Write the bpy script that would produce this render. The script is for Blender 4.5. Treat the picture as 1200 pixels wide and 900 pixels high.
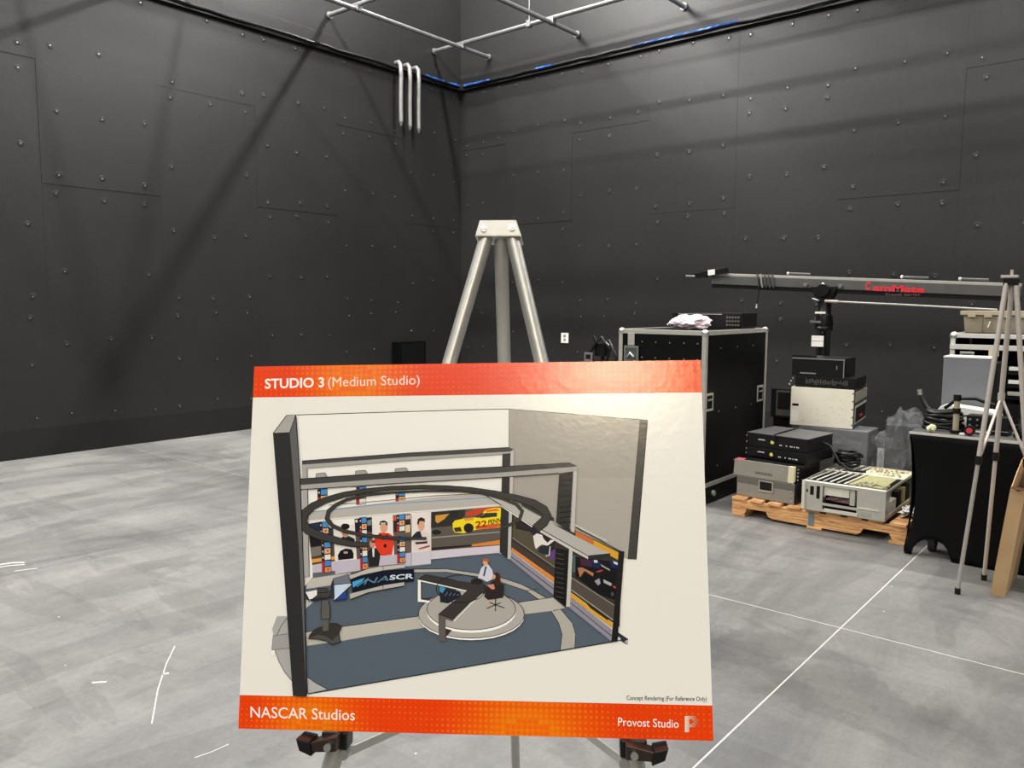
import bpy, bmesh, math, random
from mathutils import Vector, Matrix
from math import sin, cos, pi, radians as R

# ------------------------------------------------------------------ clear
for o in list(bpy.data.objects):
    bpy.data.objects.remove(o, do_unlink=True)
scene = bpy.context.scene
COL = scene.collection
random.seed(7)

# ------------------------------------------------------------------ camera
# hand-held phone, 1.5 m above the floor; the room is axis aligned
YAW, PITCH, ROLL = 0.694300, 0.099236, 0.0044005
cam_d = bpy.data.cameras.new('camera')
cam_d.sensor_width = 36.0
cam_d.lens = 932.245 / 1200 * 36
cam_d.clip_start = 0.05
cam_d.clip_end = 200
cam = bpy.data.objects.new('camera', cam_d)
COL.objects.link(cam)
fw = Vector((-sin(YAW) * cos(PITCH), cos(YAW) * cos(PITCH), -sin(PITCH)))
r0 = Vector((cos(YAW), sin(YAW), 0))
u0 = r0.cross(fw)
rt = cos(ROLL) * r0 + sin(ROLL) * u0
up = -sin(ROLL) * r0 + cos(ROLL) * u0
cam.matrix_world = Matrix(((rt.x, up.x, -fw.x, 0), (rt.y, up.y, -fw.y, 0),
                           (rt.z, up.z, -fw.z, 1.5), (0, 0, 0, 1)))
scene.camera = cam

# ------------------------------------------------------------------ world, exposure
w = bpy.data.worlds.new('world')
scene.world = w
w.use_nodes = True
w.node_tree.nodes['Background'].inputs[0].default_value = (0.5, 0.5, 0.52, 1)
w.node_tree.nodes['Background'].inputs[1].default_value = 0.05
vs = scene.view_settings
vs.view_transform = 'Standard'
vs.look = 'None'
vs.gamma = 1.0
vs.use_curve_mapping = False
vs.exposure = -0.12

# ------------------------------------------------------------------ room numbers
XL, YB = -8.471, 8.945          # the two walls in view
XR, YF = 9.0, -13.0             # the walls behind the camera
ZC = 8.0                        # ceiling
LAMP_Z = 7.1
LAMP_ROWS = [7.85, 5.12, 2.5, -0.2, -2.9, -5.6, -8.3, -11.0]
LAMP_X = [-7.35, -3.8, -0.5, 2.8, 6.1]
LAMP_W = 56.0
def lamp_power(i, j):
    """fixtures along the two walls run brighter than the ones over the middle"""
    if j == 0: return LAMP_W * (3.0, 4.6, 6.4, 5.0, 3.0)[i]
    if j < 4: return LAMP_W * (9.0 if i == 0 else 0.9)
    return LAMP_W * (0.4 if i == 0 else 1.36)


# ------------------------------------------------------------------ helpers
def lin(c):
    c = c / 255.0
    return c / 12.92 if c <= 0.04045 else ((c + 0.055) / 1.055) ** 2.4

def rgb(r, g, b):
    return (lin(r), lin(g), lin(b), 1.0)

MATS = {}
def mat(name, col, rough=0.6, metal=0.0, spec=0.5, noise=0.0, nscale=20.0, bump=0.0, bscale=None,
        trans=0.0, alpha=1.0, coat=0.0):
    """plain procedural material: base colour varied by noise, optional fine bump"""
    if name in MATS:
        return MATS[name]
    m = bpy.data.materials.new(name)
    m.use_nodes = True
    nt = m.node_tree
    b = nt.nodes['Principled BSDF']
    b.inputs['Roughness'].default_value = rough
    b.inputs['Metallic'].default_value = metal
    b.inputs['Specular IOR Level'].default_value = spec
    b.inputs['Base Color'].default_value = col
    b.inputs['Coat Weight'].default_value = coat
    b.inputs['Transmission Weight'].default_value = trans
    b.inputs['Alpha'].default_value = alpha
    tc = nt.nodes.new('ShaderNodeTexCoord')
    if noise > 0:
        n = nt.nodes.new('ShaderNodeTexNoise')
        n.inputs['Scale'].default_value = nscale
        n.inputs['Detail'].default_value = 5
        nt.links.new(tc.outputs['Object'], n.inputs['Vector'])
        r = nt.nodes.new('ShaderNodeValToRGB')
        k0, k1 = 1 - noise, 1 + noise
        r.color_ramp.elements[0].position = 0.3
        r.color_ramp.elements[1].position = 0.7
        r.color_ramp.elements[0].color = (col[0] * k0, col[1] * k0, col[2] * k0, 1)
        r.color_ramp.elements[1].color = (min(col[0] * k1, 1), min(col[1] * k1, 1), min(col[2] * k1, 1), 1)
        nt.links.new(n.outputs['Fac'], r.inputs['Fac'])
        nt.links.new(r.outputs['Color'], b.inputs['Base Color'])
    if bump > 0:
        n2 = nt.nodes.new('ShaderNodeTexNoise')
        n2.inputs['Scale'].default_value = bscale or nscale
        n2.inputs['Detail'].default_value = 4
        nt.links.new(tc.outputs['Object'], n2.inputs['Vector'])
        bp_ = nt.nodes.new('ShaderNodeBump')
        bp_.inputs['Strength'].default_value = bump
        bp_.inputs['Distance'].default_value = 0.01
        nt.links.new(n2.outputs['Fac'], bp_.inputs['Height'])
        nt.links.new(bp_.outputs['Normal'], b.inputs['Normal'])
    MATS[name] = m
    return m

class MB:
    """mesh collector: add shapes, then build ONE mesh object"""
    def __init__(s):
        s.v, s.f, s.m, s.c = [], [], [], []
        s.sm = []
    def add(s, vs_, fs, mi=0, col=None, smooth=False):
        o = len(s.v)
        s.v += [tuple(p) for p in vs_]
        for f in fs:
            s.f.append(tuple(i + o for i in f)); s.m.append(mi); s.c.append(col); s.sm.append(smooth)
        return s
    def box(s, x0, x1, y0, y1, z0, z1, mi=0, rz=0.0, piv=None):
        P = [(x0, y0, z0), (x1, y0, z0), (x1, y1, z0), (x0, y1, z0), (x0, y0, z1), (x1, y0, z1), (x1, y1, z1), (x0, y1, z1)]
        if rz:
            px, py = piv if piv else ((x0 + x1) / 2, (y0 + y1) / 2)
            c, q = cos(rz), sin(rz)
            P = [(px + (x - px) * c - (y - py) * q, py + (x - px) * q + (y - py) * c, z) for x, y, z in P]
        return s.add(P, [(0, 3, 2, 1), (4, 5, 6, 7), (0, 1, 5, 4), (1, 2, 6, 5), (2, 3, 7, 6), (3, 0, 4, 7)], mi)
    def tube(s, pts, r, n=10, mi=0, caps=True, smooth=True):
        pts = [Vector(p) for p in pts]
        rs = r if isinstance(r, (list, tuple)) else [r] * len(pts)
        t0 = (pts[1] - pts[0]).normalized()
        a = Vector((0, 0, 1)) if abs(t0.z) < 0.9 else Vector((1, 0, 0))
        nrm = t0.cross(a).normalized()
        vs_, fs = [], []
        for i, p in enumerate(pts):
            if i == 0: t = t0
            elif i == len(pts) - 1: t = (pts[i] - pts[i - 1]).normalized()
            else: t = ((pts[i] - pts[i - 1]).normalized() + (pts[i + 1] - pts[i]).normalized()).normalized()
            nrm = (nrm - t * nrm.dot(t)).normalized()
            bn = t.cross(nrm)
            for k in range(n):
                an = 2 * pi * k / n
                vs_.append(p + (nrm * cos(an) + bn * sin(an)) * rs[i])
        for i in range(len(pts) - 1):
            for k in range(n):
                k2 = (k + 1) % n
                fs.append((i * n + k, i * n + k2, (i + 1) * n + k2, (i + 1) * n + k))
        s.add(vs_, fs, mi, smooth=smooth)
        if caps:
            s.add(vs_[:n], [tuple(range(n - 1, -1, -1))], mi)
            s.add(vs_[-n:], [tuple(range(n))], mi)
        return s
    def bar(s, p0, p1, wx, wy, upv=(0, 0, 1), mi=0):
        """flat rectangular bar between two points"""
        p0, p1 = Vector(p0), Vector(p1)
        t = (p1 - p0).normalized()
        a = Vector(upv)
        sx = t.cross(a).normalized()
        sy = sx.cross(t).normalized()
        P = []
        for p in (p0, p1):
            for i, j in ((-1, -1), (1, -1), (1, 1), (-1, 1)):
                P.append(p + sx * (i * wx / 2) + sy * (j * wy / 2))
        return s.add(P, [(0, 1, 2, 3), (7, 6, 5, 4), (0, 4, 5, 1), (1, 5, 6, 2), (2, 6, 7, 3), (3, 7, 4, 0)], mi)
    def prism(s, poly, fn, d0, d1, mi=0):
        """poly of (a,b); fn(a,b,d) -> point"""
        n = len(poly)
        P = [fn(a, b, d0) for a, b in poly] + [fn(a, b, d1) for a, b in poly]
        fs = [tuple(range(n - 1, -1, -1)), tuple(range(n, 2 * n))]
        for i in range(n):
            j = (i + 1) % n
            fs.append((i, j, n + j, n + i))
        return s.add(P, fs, mi)
    def lathe(s, prof, c, n=16, mi=0, smooth=True):
        P, fs = [], []
        for r_, z in prof:
            for k in range(n):
                P.append((c[0] + r_ * cos(2 * pi * k / n), c[1] + r_ * sin(2 * pi * k / n), c[2] + z))
        m = len(prof)
        for i in range(m - 1):
            for k in range(n):
                k2 = (k + 1) % n
                fs.append((i * n + k, i * n + k2, (i + 1) * n + k2, (i + 1) * n + k))
        s.add(P, fs, mi, smooth=smooth)
        s.add(P[:n], [tuple(range(n - 1, -1, -1))], mi)
        s.add(P[-n:], [tuple(range(n))], mi)
        return s
    def ball(s, c, r_, mi=0, n=10, sz=1.0):
        prof = [(max(r_ * sin(pi * k / 6), 1e-4), -r_ * cos(pi * k / 6) * sz) for k in range(7)]
        return s.lathe(prof, c, n, mi)
    def build(s, name, mats, parent=None, bevel=0.0, fix=True):
        me = bpy.data.meshes.new(name)
        me.from_pydata(s.v, [], s.f)
        if not isinstance(mats, (list, tuple)): mats = [mats]
        for m_ in mats: me.materials.append(m_)
        for p, mi, sm in zip(me.polygons, s.m, s.sm):
            p.material_index = mi; p.use_smooth = sm
        if any(c is not None for c in s.c):
            at = me.color_attributes.new('Col', 'FLOAT_COLOR', 'CORNER')
            li = 0
            for p, c in zip(me.polygons, s.c):
                for _ in range(p.loop_total):
                    at.data[li].color = c or (1, 1, 1, 1); li += 1
        if bevel > 0 or fix:
            bm = bmesh.new(); bm.from_mesh(me)
            if bevel > 0:
                bmesh.ops.remove_doubles(bm, verts=bm.verts, dist=1e-5)
                es = [e for e in bm.edges if len(e.link_faces) == 2 and e.calc_face_angle(0) > 0.6]
                bmesh.ops.bevel(bm, geom=es, offset=bevel, segments=2, profile=0.7, affect='EDGES', clamp_overlap=True)
            if fix:
                bmesh.ops.recalc_face_normals(bm, faces=bm.faces)
            bm.to_mesh(me); bm.free()
        me.update()
        o = bpy.data.objects.new(name, me)
        COL.objects.link(o)
        if parent is not None: o.parent = parent
        return o

def tag(o, label=None, cat=None, group=None, kind=None):
    if label: o['label'] = label
    if cat: o['category'] = cat
    if group: o['group'] = group
    if kind: o['kind'] = kind
    return o

def thing(name, label, cat, loc=(0, 0, 0), rz=0.0, group=None):
    o = bpy.data.objects.new(name, None)
    o.empty_display_size = 0.1
    COL.objects.link(o)
    o.location = loc
    o.rotation_euler = (0, 0, rz)
    return tag(o, label, cat, group)

def share(src, parent=None, loc=None, rot=None):
    c = src.copy(); COL.objects.link(c)
    if parent is not None: c.parent = parent
    if loc is not None: c.location = loc
    if rot is not None: c.rotation_euler = rot
    return c

def text_mesh(body, bold=0.0):
    """built-in font as a flat mesh, returns verts, faces, cap height"""
    def one(s_):
        cu = bpy.data.curves.new('t', 'FONT')
        cu.body = s_; cu.size = 1.0; cu.offset = bold; cu.resolution_u = 3
        ob = bpy.data.objects.new('t', cu); COL.objects.link(ob)
        dg = bpy.context.evaluated_depsgraph_get(); dg.update()
        me = bpy.data.meshes.new_from_object(ob.evaluated_get(dg))
        V = [v.co.copy() for v in me.vertices]; F = [tuple(p.vertices) for p in me.polygons]
        bpy.data.objects.remove(ob, do_unlink=True); bpy.data.curves.remove(cu); bpy.data.meshes.remove(me)
        return V, F
    H_, _ = one('H')
    V, F = one(body)
    return V, F, max(v.y for v in H_)

# ------------------------------------------------------------------ materials
def node_mat(name):
    m = bpy.data.materials.new(name); m.use_nodes = True
    nt = m.node_tree
    return m, nt, nt.nodes['Principled BSDF']

def concrete():
    m, nt, b = node_mat('polished_concrete')
    N, Lk = nt.nodes.new, nt.links.new
    g = N('ShaderNodeNewGeometry')
    def noise(scale, sx, sy, rot, detail=6, dist=0.0, rough=0.55):
        mp = N('ShaderNodeMapping'); mp.inputs['Scale'].default_value = (sx, sy, 1); mp.inputs['Rotation'].default_value = (0, 0, rot)
        Lk(g.outputs['Position'], mp.inputs['Vector'])
        n = N('ShaderNodeTexNoise'); n.inputs['Scale'].default_value = scale; n.inputs['Detail'].default_value = detail
        n.inputs['Distortion'].default_value = dist; n.inputs['Roughness'].default_value = rough
        Lk(mp.outputs['Vector'], n.inputs['Vector'])
        return n.outputs['Fac']
    def ramp(src, p0, p1, c0, c1):
        r = N('ShaderNodeValToRGB')
        r.color_ramp.elements[0].position = p0; r.color_ramp.elements[1].position = p1
        r.color_ramp.elements[0].color = (c0, c0, c0, 1) if not isinstance(c0, tuple) else c0
        r.color_ramp.elements[1].color = (c1, c1, c1, 1) if not isinstance(c1, tuple) else c1
        Lk(src, r.inputs['Fac']); return r.outputs['Color']
    def mul(a, b_, f=1.0):
        x = N('ShaderNodeMix'); x.data_type = 'RGBA'; x.blend_type = 'MULTIPLY'
        x.inputs[0].default_value = f
        Lk(a, x.inputs[6]); Lk(b_, x.inputs[7]); return x.outputs[2]
    c = ramp(noise(1.1, 1.0, 0.35, 0.5, 8, 1.2, 0.62), 0.32, 0.68, (0.130, 0.129, 0.129, 1), (0.212, 0.207, 0.196, 1))
    c = mul(c, ramp(noise(0.55, 1.6, 0.5, -0.25, 4, 2.5), 0.45, 0.48, 0.80, 1.0), 0.85)
    c = mul(c, ramp(noise(5.0, 1.0, 0.25, 0.25, 9, 0.8, 0.7), 0.3, 0.7, 0.80, 1.12))
    c = mul(c, ramp(noise(9.0, 0.22, 1.0, -0.12, 8, 0.5, 0.7), 0.3, 0.7, 0.90, 1.06))
    c = mul(c, ramp(noise(1.7, 0.35, 1.0, 0.2, 7, 1.6, 0.6), 0.44, 0.46, 0.86, 1.0))
    c = mul(c, ramp(noise(38, 1, 0.7, 0, 6), 0.3, 0.7, 0.93, 1.05))
    c = mul(c, ramp(noise(90, 1, 0.5, 0.3, 4), 0.3, 0.7, 0.92, 1.06))
    # pale specks and chips
    vo = N('ShaderNodeTexVoronoi'); vo.inputs['Scale'].default_value = 5.0; vo.feature = 'F1'
    Lk(g.outputs['Position'], vo.inputs['Vector'])
    sp = ramp(vo.outputs['Distance'], 0.012, 0.026, 1.0, 0.0)
    x = N('ShaderNodeMix'); x.data_type = 'RGBA'; Lk(sp, x.inputs[0]); Lk(c, x.inputs[6]); x.inputs[7].default_value = (0.72, 0.70, 0.66, 1)
    Lk(x.outputs[2], b.inputs['Base Color'])
    rr = ramp(noise(2.0, 1, 0.5, 0.4), 0.3, 0.7, 0.42, 0.6)
    Lk(rr, b.inputs['Roughness'])
    b.inputs['Specular IOR Level'].default_value = 0.4
    bp_ = N('ShaderNodeBump'); bp_.inputs['Strength'].default_value = 0.06; bp_.inputs['Distance'].default_value = 0.01
    Lk(noise(25, 1, 1, 0, 5), bp_.inputs['Height']); Lk(bp_.outputs['Normal'], b.inputs['Normal'])
    return m

def wallboard():
    """charcoal faced wall board: fine weave, slight sheen and wear marks"""
    m, nt, b = node_mat('charcoal_wallboard')
    N, Lk = nt.nodes.new, nt.links.new
    g = N('ShaderNodeNewGeometry')
    n1 = N('ShaderNodeTexNoise'); n1.inputs['Scale'].default_value = 0.8; n1.inputs['Detail'].default_value = 5
    n2 = N('ShaderNodeTexNoise'); n2.inputs['Scale'].default_value = 60; n2.inputs['Detail'].default_value = 3
    mp = N('ShaderNodeMapping'); mp.inputs['Scale'].default_value = (1, 1, 0.35)
    Lk(g.outputs['Position'], mp.inputs['Vector'])
    Lk(g.outputs['Position'], n1.inputs['Vector']); Lk(mp.outputs['Vector'], n2.inputs['Vector'])
    r1 = N('ShaderNodeValToRGB'); r1.color_ramp.elements[0].position = 0.35; r1.color_ramp.elements[1].position = 0.65
    r1.color_ramp.elements[0].color = (0.0172, 0.0167, 0.0166, 1); r1.color_ramp.elements[1].color = (0.0212, 0.0206, 0.0205, 1)
    Lk(n1.outputs['Fac'], r1.inputs['Fac'])
    r2 = N('ShaderNodeValToRGB'); r2.color_ramp.elements[0].position = 0.3; r2.color_ramp.elements[1].position = 0.7
    r2.color_ramp.elements[0].color = (0.86, 0.86, 0.86, 1); r2.color_ramp.elements[1].color = (1.1, 1.1, 1.1, 1)
    Lk(n2.outputs['Fac'], r2.inputs['Fac'])
    x = N('ShaderNodeMix'); x.data_type = 'RGBA'; x.blend_type = 'MULTIPLY'; x.inputs[0].default_value = 1
    Lk(r1.outputs['Color'], x.inputs[6]); Lk(r2.outputs['Color'], x.inputs[7])
    Lk(x.outputs[2], b.inputs['Base Color'])
    b.inputs['Roughness'].default_value = 0.38
    b.inputs['Specular IOR Level'].default_value = 0.38
    bp_ = N('ShaderNodeBump'); bp_.inputs['Strength'].default_value = 0.15; bp_.inputs['Distance'].default_value = 0.004
    Lk(n2.outputs['Fac'], bp_.inputs['Height']); Lk(bp_.outputs['Normal'], b.inputs['Normal'])
    return m

def pine():
    m, nt, b = node_mat('pallet_pine')
    N, Lk = nt.nodes.new, nt.links.new
    tc = N('ShaderNodeTexCoord'); mp = N('ShaderNodeMapping'); mp.inputs['Scale'].default_value = (3, 3, 40)
    Lk(tc.outputs['Object'], mp.inputs['Vector'])
    n = N('ShaderNodeTexNoise'); n.inputs['Scale'].default_value = 2.5; n.inputs['Detail'].default_value = 6; n.inputs['Distortion'].default_value = 1.0
    Lk(mp.outputs['Vector'], n.inputs['Vector'])
    r = N('ShaderNodeValToRGB'); r.color_ramp.elements[0].position = 0.3; r.color_ramp.elements[1].position = 0.62
    r.color_ramp.elements[0].color = rgb(150, 98, 56); r.color_ramp.elements[1].color = rgb(222, 172, 116)
    Lk(n.outputs['Fac'], r.inputs['Fac']); Lk(r.outputs['Color'], b.inputs['Base Color'])
    b.inputs['Roughness'].default_value = 0.75
    return m

M_floor = concrete()
M_wall = wallboard()
M_pine = pine()
M_fill = mat('joint_filler', (0.50, 0.485, 0.455, 1), 0.6, noise=0.1, nscale=8)
M_plain = mat('dark_paint', (0.035, 0.034, 0.034, 1), 0.7, noise=0.15, nscale=2)
M_base = mat('vinyl_base', (0.012, 0.012, 0.012, 1), 0.6, spec=0.25, noise=0.1, nscale=6)
M_ceil = mat('black_ceiling', (0.05, 0.05, 0.055, 1), 0.9, noise=0.1, nscale=2)
M_rail = mat('black_rail', (0.012, 0.012, 0.014, 1), 0.4, noise=0.1, nscale=10)
M_screw = mat('zinc_screw', (0.34, 0.33, 0.32, 1), 0.3, metal=0.8)
M_pipe = mat('grey_steel_pipe', (0.24, 0.235, 0.235, 1), 0.38, metal=0.55, noise=0.12, nscale=12)
M_conduit = mat('flexible_grey_conduit', (0.20, 0.196, 0.19, 1), 0.4, metal=0.4, noise=0.1, nscale=20)
M_blue = mat('blue_masking_film', rgb(60, 120, 225), 0.35, noise=0.25, nscale=14, bump=0.3)
M_alu = mat('brushed_aluminium', rgb(190, 187, 178), 0.42, metal=0.55, noise=0.06, nscale=30)
M_easel = mat('easel_silver_tube', rgb(178, 177, 171), 0.36, metal=0.6, noise=0.05, nscale=40)
M_easel2 = mat('easel_grey_tube', rgb(176, 168, 160), 0.45, metal=0.3, noise=0.05, nscale=40)
M_blk = mat('black_plastic', (0.0050, 0.0050, 0.0054, 1), 0.36, spec=0.3, noise=0.15, nscale=30)
M_blkm = mat('black_matte', (0.0045, 0.0045, 0.0045, 1), 0.75, spec=0.15, noise=0.2, nscale=20)
M_lam = mat('black_laminate', (0.0022, 0.0023, 0.0025, 1), 0.45, spec=0.15, noise=0.2, nscale=8, bump=0.05, bscale=90)
M_white = mat('white_plastic', rgb(226, 224, 218), 0.45, noise=0.04, nscale=12)
M_chrome = mat('steel_fitting', rgb(200, 200, 198), 0.28, metal=0.9)

# ================================================================== THE ROOM
def struct(o):
    o['kind'] = 'structure'
    return o

# floor: light joint filler under saw-cut concrete slabs
floor = struct(MB().box(XL - .3, XR + .3, YF - .3, YB + .3, -0.20, -0.0012).build('floor', M_fill))
JX = [XL - .3, -4.945, -1.115, 2.715, 6.545, XR + .3]
JY = [YF - .3, -11.56, -7.73, -3.90, -0.07, 3.756, YB + .3]
GX = [0, .0024, .0040, .0048, .0048, 0]          # half widths of the saw cuts
for i in range(len(JX) - 1):
    for j in range(len(JY) - 1):
        gy = .0028 if i == 0 else .0050
        MB().box(JX[i] + GX[i], JX[i + 1] - GX[i + 1], JY[j] + gy, JY[j + 1] - gy, -0.0012, 0.0).build('slab', M_floor, floor)
# pale scratches on the slabs
def scratch(pts, wd):
    mb = MB()
    P = [Vector((x, y, 0)) for x, y in pts]
    L_ = []
    for i, p in enumerate(P):
        t = (P[min(i + 1, len(P) - 1)] - P[max(i - 1, 0)]).normalized()
        s = Vector((-t.y, t.x, 0)) * wd / 2
        L_.append((p - s, p + s))
    for (a, b), (c, d) in zip(L_, L_[1:]):
        q = Vector((0, 0, 0.0004))
        mb.add([a + q, c + q, d + q, b + q], [(0, 1, 2, 3)])
    return mb
SCR = [([(-3.29, 1.642), (-3.149, 1.532), (-2.959, 1.402), (-2.727, 1.265)], .0045), ([(-2.407, 1.253), (-2.396, 1.308), (-2.395, 1.371)], .004),
       ([(-5.118, 1.50), (-5.091, 1.594), (-5.04, 1.642)], .020), ([(-5.06, 1.50), (-5.05, 1.56), (-5.0, 1.63)], .012), ([(-4.92, 1.55), (-4.873, 1.652)], .009),
       ([(-3.072, 1.476), (-3.059, 1.497)], .014), ([(-3.212, 1.261), (-3.176, 1.301)], .012)]
for pts, wd in SCR:
    scratch(pts, wd).build('scratch', M_fill, floor, fix=False)

# walls
wall_left = struct(MB().box(XL - .30, XL - .012, YF - .3, YB + .3, 0, ZC).build('wall_left', M_wall))
wall_right = struct(MB().box(XL - .012, XR + .3, YB + .012, YB + .30, 0, ZC).build('wall_right', M_wall))
struct(MB().box(XR, XR + .3, YF - .3, YB + .012, 0, ZC).build('wall_far_side', M_plain))
struct(MB().box(XL - .012, XR, YF - .3, YF, 0, ZC).build('wall_behind', M_plain))
struct(MB().box(XL - .3, XR + .3, YF - .3, YB + .3, ZC, ZC + .2).build('ceiling', M_ceil))

# wall boards, each its own piece, hung in staggered columns
BOARD = 1.17
TOPZ, BOTZ = 4.69, 0.285
def rows(par):
    return [(BOTZ, 1.46), (1.46, 3.80), (3.80, TOPZ)] if par == 0 else [(BOTZ, 2.645), (2.645, TOPZ)]

def fasten(mbd, mbs, fn, a, z):
    """crater where a screw pulls the board facing in, and the screw head"""
    n = 10
    P = []
    ph = random.uniform(0, 1)
    for r_, d in ((.034, .0002), (.022, .0026), (.014, .0022), (.007, .0006)):
        for k in range(n):
            an = 2 * pi * (k + ph) / n
            q = 1 + random.uniform(-.25, .25) * (r_ > .02)
            P.append(fn(a + r_ * q * cos(an), z + r_ * q * sin(an), d * random.uniform(.5, 1.3)))
    F = []
    for i in range(3):
        for k in range(n):
            k2 = (k + 1) % n
            F.append((i * n + k, i * n + k2, (i + 1) * n + k2, (i + 1) * n + k))
    mbd.add(P, F, smooth=True)
    D_ = [fn(a + .0105 * cos(2 * pi * k / 8), z + .0105 * sin(2 * pi * k / 8), .0030) for k in range(8)]
    mbs.add(D_, [tuple(range(8))], 1)
    H = [fn(a + .0075 * cos(2 * pi * k / 6), z + .0075 * sin(2 * pi * k / 6), .0065) for k in range(6)]
    H2 = [fn(a + .010 * cos(2 * pi * k / 6), z + .010 * sin(2 * pi * k / 6), .001) for k in range(6)]
    mbs.add(H + H2, [tuple(range(6))] + [(k, (k + 1) % 6, 6 + (k + 1) % 6, 6 + k) for k in range(6)])

def board_wall(parent, a_edges, pars, fn):
    """fn(a, z, d): a along the wall, d out of the wall"""
    mbd, mbs = MB(), MB()
    for (a0, a1), par in zip(a_edges, pars):
        for z0, z1 in rows(par):
            d = random.choice((0.0, 0.0006, 0.0012)) + (.0035 if z0 > 2 and random.random() < .75 else 0)
            t = [random.uniform(0, .0006) for _ in range(4)]
            e = 0.0003
            P = [fn(a0 + e, z0 + e, d + t[0]), fn(a1 - e, z0 + e, d + t[1]), fn(a1 - e, z1 - e, d + t[2]), fn(a0 + e, z1 - e, d + t[3]),
                 fn(a0 + e, z0 + e, -.0119), fn(a1 - e, z0 + e, -.0119), fn(a1 - e, z1 - e, -.0119), fn(a0 + e, z1 - e, -.0119)]
            MB().add(P, [(0, 1, 2, 3), (7, 6, 5, 4), (0, 4, 5, 1), (1, 5, 6, 2), (2, 6, 7, 3), (3, 7, 4, 0)]).build('wall_board', M_wall, parent)
            hgt = z1 - z0
            nr = max(2, round(hgt / .74) + 1)
            for i in range(nr):
                zz = z0 + .09 + (hgt - .18) * i / (nr - 1)
                for c in (.13, .5, .87):
                    aa = a0 + (a1 - a0) * c + random.uniform(-.03, .03)
                    if a1 - a0 < .5 and c == .5: continue
                    f2 = lambda p, q, dd, d=d: fn(p, q, dd + d + .0008)
                    if random.random() < .9: fasten(mbd, mbs, f2, aa, zz + random.uniform(-.03, .03))
    o1 = mbd.build('board_dimples', M_wall, parent); o1['kind'] = 'stuff'
    o2 = mbs.build('board_screws', [M_screw, M_blkm], parent); o2['kind'] = 'stuff'

ed = [(XL, -7.58)] + [(-7.58 + BOARD * k, -7.58 + BOARD * (k + 1)) for k in range(8)]
board_wall(wall_right, ed, [0] + [(1 if k % 2 == 0 else 0) for k in range(8)], lambda a, z, d: (a, YB - d, z))
ed = [(YB - BOARD * (k + 1), YB - BOARD * k) for k in range(8)]
board_wall(wall_left, ed, [(k + 1) % 2 for k in range(8)], lambda a, z, d: (XL + d, a, z))

# vinyl base along both walls
struct(MB().box(XL + .0003, XL + .008, YF, YB - .0005, 0.0005, .284).build('baseboard_left', M_base, bevel=.002))
struct(MB().box(XL + .0085, XR, YB - .008, YB - .0003, 0.0005, .284).build('baseboard_right', M_base, bevel=.002))
# band of board above the rail, the rail itself
struct(MB().box(XL - .011, XL + .016, YF, YB - .018, 4.735, 4.885).build('trim_1', M_wall, bevel=.003))
struct(MB().box(XL - .011, XR, YB - .016, YB + .011, 4.735, 4.885).build('trim_2', M_wall, bevel=.003))
for nm, a in (('trim_3', 0), ('trim_4', 1)):
    mb = MB()
    if a == 0:
        mb.box(XL - .011, XL + .075, YF, YB - .08, 4.695, 4.733)
        mb.box(XL + .05, XL + .075, YF, YB - .08, 4.66, 4.70)
    else:
        mb.box(XL - .011, XR, YB - .075, YB + .011, 4.695, 4.733)
        mb.box(XL + .076, XR, YB - .075, YB - .05, 4.66, 4.70)
    struct(mb.build(nm, M_rail))

# cables lying along the rail
def cable_run(fn, a0, a1, n, r_, amp):
    pts = []
    for i in range(n + 1):
        a = a0 + (a1 - a0) * i / n
        pts.append(fn(a, random.uniform(-amp, amp), random.uniform(-amp, amp)))
    return pts
tag(MB().tube(cable_run(lambda a, u, v: (XL + .098 + u, a, 4.70 + v), 0.0, 8.80, 40, .02, .010), .019, 8).build('rail_cable', M_blk),
    'thick black cable running along the rail on left wall', 'cable')
tag(MB().tube(cable_run(lambda a, u, v: (a, YB - .098 - u, 4.70 + v), -8.33, 2.0, 44, .02, .010), .019, 8).build('rail_cable', M_blk),
    'thick black cable running along the rail on right wall', 'cable')

# scraps of blue masking film left on the rail
def film(fn, a0, a1, label):
    mb = MB()
    n = max(4, int((a1 - a0) / .05))
    P = []
    for i in range(n + 1):
        a = a0 + (a1 - a0) * i / n
        z = .004 + random.uniform(0, .010)
        P += [fn(a, .118 + random.uniform(-.006, .004), -.004 - random.uniform(0, .006)), fn(a, .122 + random.uniform(-.006, .006), z), fn(a, .09, z + .006)]
    F = []
    for i in range(n):
        for k in range(2):
            F.append((i * 3 + k, i * 3 + k + 1, i * 3 + k + 4, i * 3 + k + 3))
    mb.add(P, F)
    o = mb.build('masking_film', M_blue, fix=False)
    md = o.modifiers.new('s', 'SOLIDIFY'); md.thickness = .002
    tag(o, label, 'film', 'blue film on the rail')
fl = lambda a, d, z: (XL + d, a, 4.71 + z)
fr = lambda a, d, z: (a, YB - d, 4.71 + z)
film(fl, 8.10, 8.48, 'scrap of blue film on left wall rail beside the three hanging conduits')
film(fl, 8.58, 8.80, 'short scrap of blue film on left wall rail right at corner')
film(fr, -8.30, -7.80, 'bright blue film on right wall rail starting at the corner')
film(fr, -6.95, -6.68, 'shortest blue film scrap on right wall rail away from corner')
film(fr, -5.40, -4.05, 'long strip of pale blue film on right wall rail')

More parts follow.
